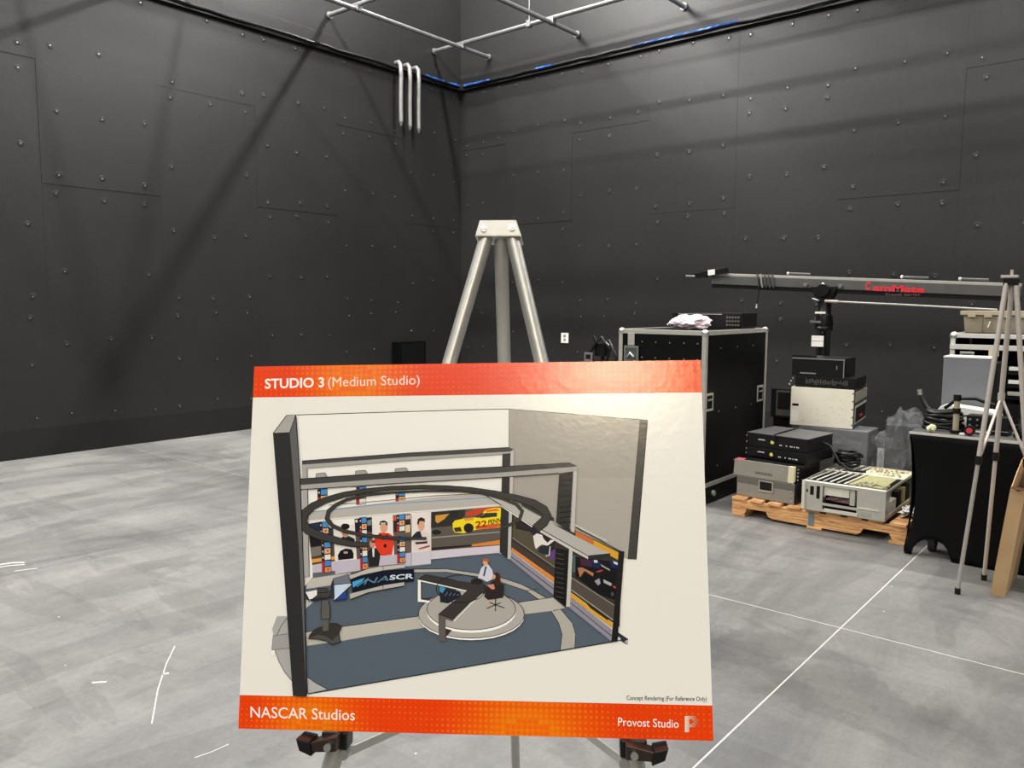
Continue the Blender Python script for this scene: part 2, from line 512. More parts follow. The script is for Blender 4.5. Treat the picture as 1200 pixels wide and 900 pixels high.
# three conduit stubs hanging from the left rail
for i, (y, z1, lab) in enumerate(((7.62, 3.93, 'nearest the camera'), (7.785, 3.90, 'in the middle'), (7.95, 3.89, 'closest to the corner'))):
    t = thing('hanging_conduit', 'grey conduit hanging below the left rail, ' + lab + ' of three', 'conduit', (XL + .13, y, z1), 0, 'conduits hanging from the rail')
    x = 0.0
    MB().tube([(-.10, 0, 4.78 - z1), (-.04, 0, 4.785 - z1), (0, 0, 4.74 - z1), (.005, .004, 4.60 - z1), (.0, .0, 4.3 - z1), (0, 0, .06)], .030, 12).build('tube', M_conduit, t)
    MB().tube([(0, 0, .06), (0, 0, .03), (0, 0, 0)], [.030, .022, .010], 12).build('end_bushing', M_conduit, t)

# ------------------------------------------------------------------ pipe grid below the ceiling
PX = [8.39, 6.54, 4.69, 2.84, 0.99, -0.86]        # pipes running out from the left wall
PY = [-7.91, -6.35, -4.79, -3.23, -1.67, -0.11]   # pipes running out from the right wall
ZX, ZY = 5.125, 5.066
ordn = ['closest to', 'second from', 'third from', 'fourth from', 'fifth from', 'sixth from']
for i, y in enumerate(PX):
    t = thing('grid_pipe', f'grey steel pipe out from left wall, {ordn[i]} right wall', 'pipe', (XL, y, ZX), 0, 'lighting grid pipes')
    MB().tube([(0.002, 0, 0), (XR - XL - 4, 0, 0)], .0285, 12).build('tube', M_pipe, t)
    MB().tube([(0.0, 0, 0), (.02, 0, 0)], .044, 14).build('flange', M_pipe, t)
    for x in ((1.6, 4.7, 7.8) if i else (1.75, 5.2)):
        MB().tube([(x, 0, .02), (x, 0, ZC - ZX - .002)], .007, 6).build('hanger_rod', M_pipe, t)
        MB().box(x - .03, x + .03, -.035, .035, -.035, .05).build('hanger_clamp', M_pipe, t, bevel=.006)
for i, x in enumerate(PY):
    t = thing('grid_pipe', f'grey steel pipe out from right wall, {ordn[i]} left wall', 'pipe', (x, YB, ZY), 0, 'lighting grid pipes')
    MB().tube([(0, -.002, 0), (0, -13.0, 0)], .0285, 12).build('tube', M_pipe, t)
    MB().tube([(0, 0, 0), (0, -.02, 0)], .044, 14).build('flange', M_pipe, t)
    for y in PX[:4]:
        MB().box(-.038, .038, y - YB - .038, y - YB + .038, -.02, .075).build('cross_clamp', M_pipe, t, bevel=.008)

# ------------------------------------------------------------------ linear lamps above the grid
M_house = mat('lamp_housing', (0.6, 0.6, 0.6, 1), 0.5, noise=.05)
Llen, Lwid = 2.6, 0.16
NTH = ['first', 'second', 'third', 'fourth', 'fifth', 'sixth', 'seventh', 'eighth']
for j, y in enumerate(LAMP_ROWS):
    for i, x in enumerate(LAMP_X):
        Llen = 2.1 if i == 0 else 2.6
        t = thing('strip_light', f'white strip light above the grid, {NTH[j]} row from right wall, {NTH[i]} from left wall', 'lamp', (x, y, LAMP_Z), 0, 'strip lights above the grid')
        MB().box(-Llen / 2, Llen / 2, -Lwid / 2 - .02, Lwid / 2 + .02, .012, .07).build('housing', M_house, t, bevel=.008)
        for s in (-1, 1):
            MB().tube([(s * Llen * .42, 0, .07), (s * Llen * .42, 0, ZC - LAMP_Z - .002)], .006, 6).build('hanger', M_house, t)
        ld = bpy.data.lights.new('strip', 'AREA'); ld.shape = 'RECTANGLE'
        ld.size = Llen; ld.size_y = Lwid; ld.energy = lamp_power(i, j); ld.color = (1.0, 0.978, 0.94)
        lo = bpy.data.objects.new('strip_lamp', ld); COL.objects.link(lo); lo.parent = t

# one studio soft light hung behind the camera, its reflection shows on the glossy board
sl = thing('studio_softlight', 'flat studio soft light hung on a rod behind the camera', 'lamp', (3.70, -4.84, 4.40))
nrm = Vector((-.57, .733, -.372)).normalized()
sx_ = Vector((nrm.y, -nrm.x, 0)).normalized()
sz_ = sx_.cross(nrm)
if sz_.z < 0: sz_ = -sz_
mb = MB()
P = []
for d in (-.004, -.10):
    for a_, b_ in ((-1, -1), (1, -1), (1, 1), (-1, 1)):
        P.append(sx_ * (a_ * .60) + sz_ * (b_ * .23) + nrm * d)
mb.add(P, [(0, 1, 2, 3), (7, 6, 5, 4), (0, 4, 5, 1), (1, 5, 6, 2), (2, 6, 7, 3), (3, 7, 4, 0)]).build('housing', M_rail, sl, bevel=.01)
MB().tube([sx_ * .62 - nrm * .05, sx_ * .62 - nrm * .05 + Vector((0, 0, .36)), -sx_ * .62 - nrm * .05 + Vector((0, 0, .36)), -sx_ * .62 - nrm * .05], .012, 8).build('yoke', M_rail, sl)
MB().tube([-nrm * .05 + Vector((0, 0, .36)), -nrm * .05 + Vector((0, 0, ZC - 4.40 - .024))], .016, 8).build('rod', M_pipe, sl)
ld = bpy.data.lights.new('softlight', 'AREA'); ld.shape = 'RECTANGLE'; ld.size = 1.15; ld.size_y = .42; ld.energy = 135; ld.color = (1.0, .84, .58)
lo = bpy.data.objects.new('softlight_lamp', ld); COL.objects.link(lo); lo.parent = sl
zz = -nrm
lo.matrix_local = Matrix(((sx_.x, zz.cross(sx_).x, zz.x, 0), (sx_.y, zz.cross(sx_).y, zz.y, 0), (sx_.z, zz.cross(sx_).z, zz.z, 0), (0, 0, 0, 1)))

# ------------------------------------------------------------------ things on the walls
t = thing('wall_outlet', 'white wall outlet plate low on the right wall', 'outlet', (-6.49, YB - .009, 1.047))
MB().box(-.062, .062, -.008, .0, -.07, .07).build('plate', M_white, t, bevel=.004)
for s in (-1, 1):
    MB().box(-.018, .018, -.011, -.008, s * .026 - .016, s * .026 + .016).build('socket', mat('socket_grey', rgb(120, 118, 114), .5), t, bevel=.002)
t = thing('wall_cabinet', 'small black box on left wall, just left of big easel', 'cabinet', (XL + .012, 7.77, .60))
MB().box(0, .16, -.25, .25, 0, .375).build('body', M_lam, t, bevel=.006)
MB().box(.161, .166, -.22, .22, .03, .35).build('door', M_blk, t, bevel=.002)
MB().box(.161, .172, -.20, .24, .005, .025).build('label_strip', M_white, t)

# ================================================================== PRESENTATION BOARD
BW, BH = 0.760, 0.5969
B_TL = Vector((-1.2211, 0.7694, 1.3918))
bx = Vector((0.8196, 0.5724, 0.0252)).normalized()
bd = Vector((0.1564, -0.1739, -0.9723)); bd = (bd - bx * bd.dot(bx)).normalized()
bz = -bd
by = bz.cross(bx)
B_BL = B_TL + bd * BH
board = thing('presentation_board', 'printed foam presentation board with orange bands on the big easel', 'board')
board.matrix_world = Matrix(((bx.x, by.x, bz.x, B_BL.x), (bx.y, by.y, bz.y, B_BL.y), (bx.z, by.z, bz.z, B_BL.z), (0, 0, 0, 1)))

# artwork was traced from a tilted view of the sheet: this plane-to-plane map straightens it to the sheet's own metres
_src = [(298, 429.5), (821.3, 421.8), (838, 868.3), (281, 853.8)]
_dst = [(0, BH), (BW, BH), (BW, 0), (0, 0)]
def solve(A, b):
    n = len(b)
    M_ = [r[:] + [v] for r, v in zip(A, b)]
    for i in range(n):
        p = max(range(i, n), key=lambda k: abs(M_[k][i])); M_[i], M_[p] = M_[p], M_[i]
        for k in range(n):
            if k != i:
                f_ = M_[k][i] / M_[i][i]
                M_[k] = [a - f_ * c for a, c in zip(M_[k], M_[i])]
    return [M_[i][n] / M_[i][i] for i in range(n)]
_A, _b = [], []
for (x, y), (u, v) in zip(_src, _dst):
    _A += [[x, y, 1, 0, 0, 0, -u * x, -u * y], [0, 0, 0, x, y, 1, -v * x, -v * y]]; _b += [u, v]
_h = solve(_A, _b)
def flat(x, y):
    d = _h[6] * x + _h[7] * y + 1
    return ((_h[0] * x + _h[1] * y + _h[2]) / d, (_h[3] * x + _h[4] * y + _h[5]) / d)

def print_mat():
    m, nt, b = node_mat('glossy_print')
    a = nt.nodes.new('ShaderNodeVertexColor'); a.layer_name = 'Col'
    nt.links.new(a.outputs['Color'], b.inputs['Base Color'])
    b.inputs['Roughness'].default_value = 0.20
    b.inputs['Specular IOR Level'].default_value = 0.45
    tc = nt.nodes.new('ShaderNodeTexCoord')
    n = nt.nodes.new('ShaderNodeTexNoise'); n.inputs['Scale'].default_value = 70; n.inputs['Detail'].default_value = 2
    nt.links.new(tc.outputs['Object'], n.inputs['Vector'])
    bp_ = nt.nodes.new('ShaderNodeBump'); bp_.inputs['Strength'].default_value = .07; bp_.inputs['Distance'].default_value = .003
    nt.links.new(n.outputs['Fac'], bp_.inputs['Height']); nt.links.new(bp_.outputs['Normal'], b.inputs['Normal'])
    return m
M_print = print_mat()
M_foam = mat('foam_board', rgb(236, 233, 222), 0.5)

MB().box(0, BW, 0.0, .006, 0, BH).build('panel', M_foam, board)
LAY = [0]
class Art:
    def __init__(s): s.mb = MB()
    def lay(s):
        LAY[0] += 1
        return -2e-5 - LAY[0] * 9e-6
    def pts(s, P, col):
        y = s.lay()
        s.mb.add([(a, y, b) for a, b in P], [tuple(range(len(P)))], 0, rgb(*col))
    def poly(s, P, col, o=(0, 0, 1)):
        s.pts([flat(o[0] + x * o[2], o[1] + y * o[2]) for x, y in P], col)
    def rect(s, x0, y0, x1, y1, col, o=(0, 0, 1)):
        s.poly([(x0, y0), (x1, y0), (x1, y1), (x0, y1)], col, o)
    def line(s, P, wd, col, o=(0, 0, 1)):
        y = s.lay()
        P = [(o[0] + a * o[2], o[1] + b * o[2]) for a, b in P]
        if not isinstance(wd, (list, tuple)) and wd < .75: wd *= 1.5
        ws = wd if isinstance(wd, (list, tuple)) else [wd] * len(P)
        LR = []
        for i, (a, b) in enumerate(P):
            p, q = P[max(i - 1, 0)], P[min(i + 1, len(P) - 1)]
            dx, dy = q[0] - p[0], q[1] - p[1]; l = math.hypot(dx, dy) or 1
            k = ws[i] / 2 / l
            LR.append((flat(a - dy * k, b + dx * k), flat(a + dy * k, b - dx * k)))
        for (a, b), (c, d) in zip(LR, LR[1:]):
            s.mb.add([(a[0], y, a[1]), (c[0], y, c[1]), (d[0], y, d[1]), (b[0], y, b[1])], [(0, 1, 2, 3)], 0, rgb(*col))
    def ell(s, cx, cy, rx, ry, col, o=(0, 0, 1), n=28, a0=0, a1=2 * pi):
        s.poly([(cx + rx * cos(a0 + (a1 - a0) * k / n), cy + ry * sin(a0 + (a1 - a0) * k / n)) for k in range(n)], col, o)
    def ring(s, cx, cy, rx, ry, wd, col, o=(0, 0, 1), n=36):
        s.line([(cx + rx * cos(2 * pi * k / n), cy + ry * sin(2 * pi * k / n)) for k in range(n + 1)], wd, col, o)
    def text(s, body, p0, p1, cap, col, bold=0.0, slant=0.0):
        """p0,p1: left and right ends of the baseline, cap: cap height (all as traced)"""
        V, F, ch = text_mesh(body, bold)
        x0, x1 = min(v.x for v in V), max(v.x for v in V)
        y = s.lay()
        P = []
        for v in V:
            t = (v.x - x0) / (x1 - x0)
            hh = v.y / ch * cap
            q = flat(p0[0] + (p1[0] - p0[0]) * t + slant * hh, p0[1] + (p1[1] - p0[1]) * t - hh)
            P.append((q[0], y, q[1]))
        s.mb.add(P, F, 0, rgb(*col))
    def done(s, name, parent=board):
        return s.mb.build(name, M_print, parent, fix=False)

CREAM = (236, 234, 226)
a = Art(); a.pts([(0, 0), (BW, 0), (BW, BH), (0, BH)], CREAM); a.done('printed_sheet')

# ---- orange bands with halftone dots
def lerp(p, q, t): return (p[0] + (q[0] - p[0]) * t, p[1] + (q[1] - p[1]) * t)
def band(name, v0, v1, glow, nrow):
    """v0,v1: heights on the sheet; glow: list of (u, row, radius, strength) where dots swell to amber"""
    a = Art()
    nb = 60
    y = a.lay()
    def heat(u, v):
        h = 0
        for gu, gv, gr, gs in glow:
            h = max(h, gs * max(0, 1 - math.hypot((u - gu) / gr, (v - gv) * .5)))
        return h
    base, amber = (231, 64, 4), (246, 134, 2)
    for k in range(nb):
        for r_ in range(4):
            u0, u1 = k / nb, (k + 1) / nb
            w0, w1 = v0 + (v1 - v0) * r_ / 4, v0 + (v1 - v0) * (r_ + 1) / 4
            h = min(1, heat((u0 + u1) / 2, (r_ + .5) / 4)) ** 1.2
            c = tuple(base[i] + (amber[i] - base[i]) * h for i in range(3))
            a.mb.add([(u0 * BW, y, w0), (u1 * BW, y, w0), (u1 * BW, y, w1), (u0 * BW, y, w1)], [(0, 1, 2, 3)], 0, rgb(*c))
    y = a.lay()
    sp = (v1 - v0) / nrow
    nx = int(BW / sp)
    for i in range(nx):
        for j in range(nrow):
            cx = (i + .5 + (0.0 if j % 2 else 0.0)) * BW / nx; cy = v0 + (j + .5) * sp
            h = heat(cx / BW, (j + .5) / nrow)
            rr = sp * (0.14 + .30 * min(1, h * 1.3) + .05 * sin(i * .35 + j))
            c = (240, 98 + 42 * min(1, h), 26 - 18 * min(1, h))
            if h > .75: c = (240, 104, 4)
            a.mb.add([(cx + rr * cos(pi * k / 4 + .39), y, cy + rr * sin(pi * k / 4 + .39)) for k in range(8)], [tuple(range(8))], 0, rgb(*c))
    a.done(name)
v_top = flat(296.5, 465.8)[1]; v_bot = flat(282.5, 814.5)[1]
band('header_band', v_top, BH, [(.235, .6, .16, 1.0), (.93, .5, .10, .35)], 6)
band('footer_band', 0, v_bot, [(.16, .1, .14, .95), (.62, .0, .20, 1.0)], 6)

for nm_, args, bold_ in (('title_lettering', ('STUDIO 3', (310.5, 455.2), (380, 453.4), 11.2, (250, 246, 236)), .022),
                        ('subtitle_lettering', ('(Medium Studio)', (384.5, 453.2), (492, 450.4), 11.0, (248, 226, 205)), .0),
                        ('footer_lettering', ('NASCAR Studios', (295.2, 840.6), (417.6, 844.2), 12.6, (248, 240, 228)), .004),
                        ('company_lettering', ('Provost Studio', (726, 850.6), (797.2, 853), 9.6, (248, 240, 228)), .004),
                        ('caption_lettering', ('Concept Rendering (For Reference Only)', (736, 820.2), (830, 821.6), 5.0, (52, 48, 46)), .014)):
    a = Art(); a.text(*args, bold=bold_); a.done(nm_)
# dotted P emblem
a = Art()
Pm = ["111111100", "111111110", "111001111", "111000111", "111001111", "111111110", "111111100", "111000000", "111000000", "111000000"]
for r_, row in enumerate(Pm):
    for c_, ch in enumerate(row):
        if ch == '1':
            q = 2.2 - .11 * c_
            x, y = 804.4 + c_ * 1.8, 839.0 + r_ * 1.9 + c_ * .04
            f_ = 1 - .06 * c_
            a.rect(x, y, x + q * .74, y + q * .78, (250 * f_ + 10 * (1 - f_), 236 * f_ + 70 * (1 - f_), 222 * f_ + 10 * (1 - f_)))
a.done('dotted_emblem')

# ---- concept drawing of a studio set
A_ = (280, 410, .25); B_ = (560, 410, .25); C_ = (270, 600, .25); D_ = (560, 620, .25)
k13 = .133333
E_ = (350, 570, k13); G_ = (490, 560, k13); H_ = (590, 590, k13); I_ = (600, 650, k13); J_ = (340, 650, k13); K_ = (480, 640, k13)
L_ = (300, 690, .14440)
INK = (26, 26, 27)
GR = (176, 172, 164)
a = Art()
# back wall and right-hand wall
a.poly([(348, 486.4), (596.8, 479.5), (596.8, 650), (352, 680)], (240, 238, 231))
a.line([(348, 486.4), (440, 483.5), (540, 480.6), (596.8, 479.5), (680, 486.2), (759, 492.6)], .9, INK)
a.poly([(596.8, 479.6), (751, 492.2), (738, 655), (600, 612), (597, 640)], (164, 159, 151))
a.poly([(676, 560), (745, 560), (738, 655), (676, 622)], (170, 165, 157))
a.line([(596.8, 479.5), (596.8, 600)], .5, (120, 118, 112))
a.poly([(750, 492.2), (759, 492.8), (746.4, 655.6), (736.4, 655)], (66, 65, 62))
a.line([(759, 492.8), (746.4, 655.6)], .7, INK)
# floor
FLB = (86, 98, 110)
a.poly([(320.4, 737), (326, 722), (338, 722), (345, 790), (338, 780), (326, 762)], (172, 171, 168))
a.poly([(356, 690), (367, 677), (507, 655), (586, 648), (600, 654), (719, 751), (737.3, 748.6), (362.8, 813), (359, 812)], FLB)
a.poly([(740, 680), (1030, 740), (1030, 792), (975, 765), (940, 680)], (56, 68, 80), I_)
a.poly([(1000, 762), (1030, 745), (1030, 792)], (190, 186, 176), I_)
# light ring and strips on the floor
ro = [(486, 667), (524, 666.6), (560, 671.6), (589, 677), (612, 684.6), (625, 691), (641, 700.5), (659, 714.5), (672, 730), (676, 743), (675, 758.7)]
ri = [(658, 761.5), (660, 743), (656, 730), (646.7, 715), (632, 702), (618.7, 692.6), (589, 682.4), (560, 675.6), (524, 670.6), (486, 671)]
a.poly(ro + ri, GR)
a.line(ro, .5, INK); a.line(ri, .5, INK)
a.poly([(150, 300), (500, 250), (545, 215), (540, 160), (450, 170), (210, 205), (160, 240)], (190, 186, 178), J_)
a.poly([(150, 400), (240, 395), (150, 470)], (196, 193, 186), J_)
a.poly([(150, 680), (470, 632), (1140, 540), (1200, 640), (720, 712), (460, 758), (160, 800)], (186, 181, 171), J_)
a.line([(150, 680), (470, 632), (1140, 540)], .5, INK, J_)
a.poly([(60, 420), (370, 373), (482, 468), (370, 492), (110, 524)], (184, 180, 171), I_)
a.line([(60, 420), (370, 373), (482, 468), (370, 492)], .5, INK, I_)
a.line([(140, 315), (240, 300)], .4, INK, I_)
a.poly([(428, 715), (500, 765), (592, 815), (437, 848)], (178, 177, 174), L_)
a.line([(428, 715), (500, 765), (592, 815)], .5, INK, L_)
a.poly([(262, 235), (215, 300), (183, 370), (166, 450), (170, 510), (198, 590), (245, 675), (305, 748), (300, 400)], (172, 171, 169), L_)
a.line([(262, 235), (215, 300), (183, 370), (166, 450), (170, 510), (198, 590), (245, 675), (305, 748)], .5, (70, 70, 70), L_)
a.poly([(150, 380), (285, 362), (292, 480), (138, 495)], (160, 160, 159), L_)
a.line([(285, 362), (150, 380), (138, 495), (292, 480)], .5, (90, 90, 90), L_)
a.rect(136, 500, 165, 536, (246, 245, 240), L_)
a.line([(362.8, 813), (560, 779.2), (719, 752), (737.3, 748.6)], 1.3, (38, 42, 48))

# back wall screens: photo panels above a pale lilac base
LIL = (192, 184, 198)
a.poly([(128, 690), (330, 655), (520, 640), (700, 620), (850, 600), (1000, 580), (1170, 565), (1170, 685), (1000, 700), (720, 705), (540, 740), (330, 772), (133, 802)], LIL, E_)
a.poly([(132, 760), (330, 740), (330, 772), (133, 802)], (92, 100, 112), E_)
a.poly([(95, 395), (330, 360), (330, 655), (128, 690)], (74, 66, 60), E_)
a.poly([(100, 420), (200, 400), (205, 520), (115, 530)], (28, 27, 28), E_)
a.poly([(115, 540), (205, 525), (208, 600), (122, 620)], (120, 112, 104), E_)
a.poly([(122, 640), (328, 612), (328, 640), (126, 672)], (226, 156, 60), E_)
a.poly([(80, 330), (200, 310), (300, 370), (300, 430), (95, 400)], (34, 52, 74), E_)
a.poly([(312, 350), (500, 330), (520, 640), (328, 656)], (228, 221, 214), E_)
a.poly([(370, 470), (395, 440), (450, 436), (500, 460), (500, 490), (380, 490)], (34, 36, 46), E_)
a.ell(418, 405, 32, 44, (196, 142, 112), E_)
a.ell(418, 352, 38, 26, (30, 26, 34), E_)
a.poly([(352, 605), (375, 565), (420, 545), (475, 552), (492, 590), (490, 634), (358, 648)], (26, 22, 26), E_)
a.rect(405, 572, 440, 590, (190, 150, 150), E_)
a.poly([(498, 285), (650, 270), (655, 400), (505, 420)], (36, 34, 40), E_)
a.poly([(505, 400), (655, 400), (660, 620), (520, 640)], (92, 80, 80), E_)
a.ell(515, 305, 12, 14, (214, 210, 205), E_, 10)
a.poly([(610, 300), (645, 290), (648, 340), (612, 345)], (120, 130, 140), E_)
a.poly([(652, 268), (838, 262), (848, 590), (700, 625), (660, 480)], (232, 224, 216), E_)
a.poly([(660, 478), (700, 430), (720, 405), (800, 410), (845, 440), (846, 500), (828, 600), (735, 612), (700, 560)], (222, 62, 40), E_)
a.ell(756, 362, 33, 46, (214, 160, 128), E_)
a.poly([(715, 340), (722, 308), (756, 298), (785, 312), (790, 345), (755, 330)], (40, 36, 38), E_)
a.rect(728, 318, 772, 332, (190, 186, 182), E_)
a.poly([(720, 410), (755, 440), (790, 412), (800, 440), (755, 470), (712, 440)], (120, 40, 44), E_)
a.ell(768, 522, 14, 18, (40, 26, 28), E_, 10)
a.poly([(834, 255), (990, 240), (996, 400), (840, 420)], (52, 42, 46), E_)
a.poly([(840, 400), (996, 400), (998, 580), (848, 600)], (100, 88, 84), E_)
a.poly([(945, 255), (988, 250), (988, 285), (945, 290)], (206, 180, 170), E_)
a.poly([(945, 340), (988, 335), (988, 400), (945, 405)], (220, 190, 150), E_)
a.poly([(835, 260), (866, 258), (866, 300), (836, 302)], (196, 90, 70), E_)
a.poly([(998, 245), (1170, 225), (1170, 682), (1000, 697)], (228, 220, 214), E_)
a.poly([(998, 582), (1170, 565), (1170, 682), (1000, 697)], (204, 198, 208), E_)
a.line([(998, 245), (1000, 697), (1170, 682)], .4, (120, 116, 118), E_)
a.poly([(1005, 440), (1040, 400), (1075, 390), (1110, 395), (1150, 410), (1168, 450), (1166, 560), (1020, 575)], (222, 206, 202), E_)
a.poly([(1005, 440), (1040, 400), (1075, 390), (1095, 450), (1060, 470)], (38, 42, 64), E_)
a.poly([(1030, 490), (1140, 480), (1140, 500), (1040, 510)], (60, 40, 46), E_)
a.poly([(1060, 545), (1160, 515), (1160, 530), (1070, 555)], (150, 60, 62), E_)
a.ell(1085, 345, 30, 46, (216, 164, 132), E_)
a.poly([(1048, 330), (1055, 285), (1085, 270), (1115, 285), (1118, 320), (1100, 305), (1070, 305), (1060, 340)], (46, 32, 26), E_)
# standing presenter in front of the screens
a.ell(658, 505, 26, 34, (206, 140, 118), E_)
a.poly([(640, 490), (655, 470), (680, 480), (684, 500)], (110, 60, 40), E_)
a.poly([(612, 580), (640, 545), (690, 540), (728, 600), (712, 700), (622, 712), (618, 640)], (40, 38, 42), E_)
a.poly([(655, 545), (675, 545), (672, 620), (660, 620)], (225, 220, 216), E_)
# picture columns: little film-strip tiles
def strip(x, y0, y1, w_, dx=0):
    n = max(1, round((y1 - y0) / 52))
    cols = [(70, 140, 200), (222, 168, 120), (226, 222, 216), (76, 130, 190), (214, 140, 90), (200, 60, 56)]
    a.poly([(x, y0), (x + w_, y0 - 8), (x + w_ + dx, y1 - 8), (x + dx, y1)], (40, 34, 44), E_)
    for k in range(n):
        t0 = y0 + (y1 - y0) * (k + .1) / n; t1 = y0 + (y1 - y0) * (k + .92) / n
        xo = dx * k / n
        a.poly([(x + w_ * .34 + xo, t0 - 3), (x + w_ * .97 + xo, t0 - 8), (x + w_ * .97 + xo, t1 - 8), (x + w_ * .34 + xo, t1 - 3)], cols[k % 5], E_)
        a.rect(x + w_ * .1 + xo, (t0 * 2 + t1) / 3, x + w_ * .24 + xo, (t0 + 2 * t1) / 3, (214, 190, 180), E_)
        if k % 3 == 1: a.poly([(x + w_ * .5 + xo, t0 + 10), (x + w_ * .8 + xo, t0 + 6), (x + w_ * .7 + xo, t1 - 12)], (150, 80, 60), E_)
    a.poly([(x + dx * .6, y0 + (y1 - y0) * .62), (x + w_ * .3 + dx * .6, y0 + (y1 - y0) * .62), (x + w_ * .3 + dx, y1 - 3), (x + dx, y1)], (168, 44, 44), E_)
strip(172, 25, 140, 88); strip(512, 5, 162, 88); strip(858, 45, 140, 84)
# long light band between the gantries
a.poly([(85, 225), (700, 150), (1200, 95), (1500, 72), (1640, 60), (1790, 155), (1200, 205), (85, 305)], (182, 178, 171), E_)
a.line([(85, 228), (700, 160), (1200, 128), (1760, 92)], .7, (110, 150, 190), E_)
a.line([(270, 165), (700, 130), (1200, 82), (1640, 60)], .5, (130, 100, 80), E_)
a.line([(85, 305), (700, 250), (1200, 208), (1790, 158)], 1.0, (244, 242, 236), E_)
strip(190, 312, 480, 80, 8); strip(208, 490, 762, 82, 8); strip(540, 275, 440, 66, 4); strip(545, 450, 735, 66, 8); strip(868, 250, 400, 72, 4); strip(872, 440, 675, 72, 4)

# race car screen at the back
a.poly([(122, 300), (738, 248), (725, 595), (125, 640)], (92, 86, 78), G_)
a.poly([(122, 300), (420, 275), (420, 330), (320, 420), (122, 440)], (50, 46, 46), G_)
a.poly([(160, 330), (280, 315), (240, 360), (180, 400), (160, 380)], (206, 150, 60), G_)
a.poly([(290, 290), (360, 283), (360, 340), (295, 348)], (34, 44, 42), G_)
a.poly([(125, 520), (725, 470), (725, 480), (125, 532)], (150, 142, 132), G_)
a.ell(170, 478, 42, 22, (34, 34, 34), G_, 16)
a.poly([(125, 612), (480, 585), (480, 600), (125, 638)], (40, 36, 34), G_)
a.poly([(480, 585), (725, 545), (725, 585), (480, 602)], (214, 130, 60), G_)
a.poly([(125, 640), (725, 592), (725, 655), (125, 715)], (206, 198, 210), G_)
a.poly([(420, 310), (500, 270), (738, 250), (738, 300), (430, 340)], (190, 70, 44), G_)
a.poly([(310, 400), (330, 375), (420, 355), (500, 350), (560, 320), (600, 280), (680, 262), (735, 264), (735, 430), (640, 445), (520, 455), (410, 485), (330, 480), (315, 450)], (238, 214, 34), G_)
a.poly([(545, 345), (600, 308), (700, 305), (700, 340), (560, 355)], (56, 52, 44), G_)
a.poly([(500, 345), (570, 305), (590, 310), (540, 352)], (70, 64, 50), G_)
a.poly([(600, 285), (700, 268), (720, 290), (610, 300)], (226, 120, 40), G_)
a.ell(452, 440, 44, 42, (36, 34, 34), G_, 20)
a.poly([(320, 440), (380, 430), (395, 470), (335, 475)], (60, 56, 40), G_)
a.poly([(410, 355), (500, 345), (490, 370), (420, 378)], (220, 150, 60), G_)
a.poly([(512, 425), (735, 395), (735, 425), (640, 445), (520, 452)], (214, 90, 40), G_)
a.text('22', (490 + 512 * k13, 560 + 436 * k13), (490 + 612 * k13, 560 + 424 * k13), 7.0, (150, 40, 24), bold=.03)
a.text('PENN', (490 + 624 * k13, 560 + 412 * k13), (490 + 735 * k13, 560 + 388 * k13), 5.4, (32, 30, 28), bold=.02)
# right-hand screens
a.poly([(80, 95), (640, 235), (1050, 432), (1030, 1085), (75, 400)], (54, 50, 47), H_)
a.poly([(80, 100), (250, 150), (460, 300), (460, 420), (100, 240)], (40, 34, 40), H_)
a.poly([(100, 120), (120, 110), (110, 290), (90, 280)], (90, 80, 36), H_)
a.poly([(90, 215), (240, 250), (460, 480), (460, 560), (90, 300)], (84, 76, 62), H_)
a.line([(85, 300), (460, 560)], .6, (140, 132, 120), H_)
a.poly([(85, 330), (460, 590), (460, 640), (80, 385)], (66, 58, 52), H_)
a.poly([(80, 385), (460, 652), (455, 695), (80, 412)], (214, 132, 62), H_)
a.poly([(640, 238), (1042, 442), (1032, 505), (640, 290)], (212, 158, 44), H_)
a.poly([(640, 238), (800, 318), (800, 372), (640, 290)], (196, 110, 50), H_)
a.poly([(268, 285), (300, 262), (345, 275), (360, 310), (395, 345), (420, 320), (460, 320), (430, 345), (395, 370), (345, 360), (315, 380), (292, 400), (280, 360)], (222, 218, 214), H_)
a.poly([(330, 375), (400, 375), (410, 440), (350, 445), (310, 420)], (36, 44, 52), H_)
a.poly([(405, 440), (465, 395), (467, 500), (395, 470)], (98, 62, 130), H_)
a.line([(418, 375), (410, 455), (380, 462)], 1.0, (220, 216, 214), H_)
a.poly([(640, 470), (760, 480), (1040, 520), (1035, 860), (850, 800), (640, 640)], (18, 18, 22), H_)
a.poly([(680, 480), (800, 500), (780, 560), (690, 540)], (64, 36, 60), H_)
a.poly([(660, 565), (700, 560), (800, 610), (795, 640), (720, 590), (680, 650)], (170, 116, 84), H_)
a.poly([(780, 490), (860, 510), (850, 570), (790, 560)], (24, 36, 84), H_)
a.poly([(800, 495), (835, 498), (835, 520), (805, 520)], (206, 210, 216), H_)
a.poly([(940, 500), (1030, 520), (1028, 580), (960, 560)], (22, 36, 84), H_)
a.poly([(970, 505), (1028, 525), (1026, 545), (980, 528)], (206, 210, 216), H_)
a.poly([(860, 530), (945, 580), (940, 590), (870, 550)], (160, 164, 170), H_)
a.poly([(815, 600), (860, 580), (890, 585), (850, 605)], (170, 60, 50), H_)
a.poly([(808, 680), (850, 655), (862, 700), (840, 720)], (150, 150, 156), H_)
a.poly([(885, 665), (960, 700), (955, 725), (890, 695)], (168, 168, 172), H_)
a.poly([(970, 715), (1005, 735), (1000, 750), (972, 735)], (200, 60, 50), H_)
a.ell(965, 795, 14, 20, (70, 70, 78), H_, 12)
a.poly([(615, 460), (640, 450), (640, 600), (615, 610)], (70, 96, 90), H_)
a.poly([(530, 200), (920, 450), (912, 580), (530, 310)], (82, 76, 70), I_)
a.line([(530, 200), (920, 450)], .6, (150, 142, 130), I_)
a.line([(530, 308), (912, 582)], .7, (170, 164, 156), I_)
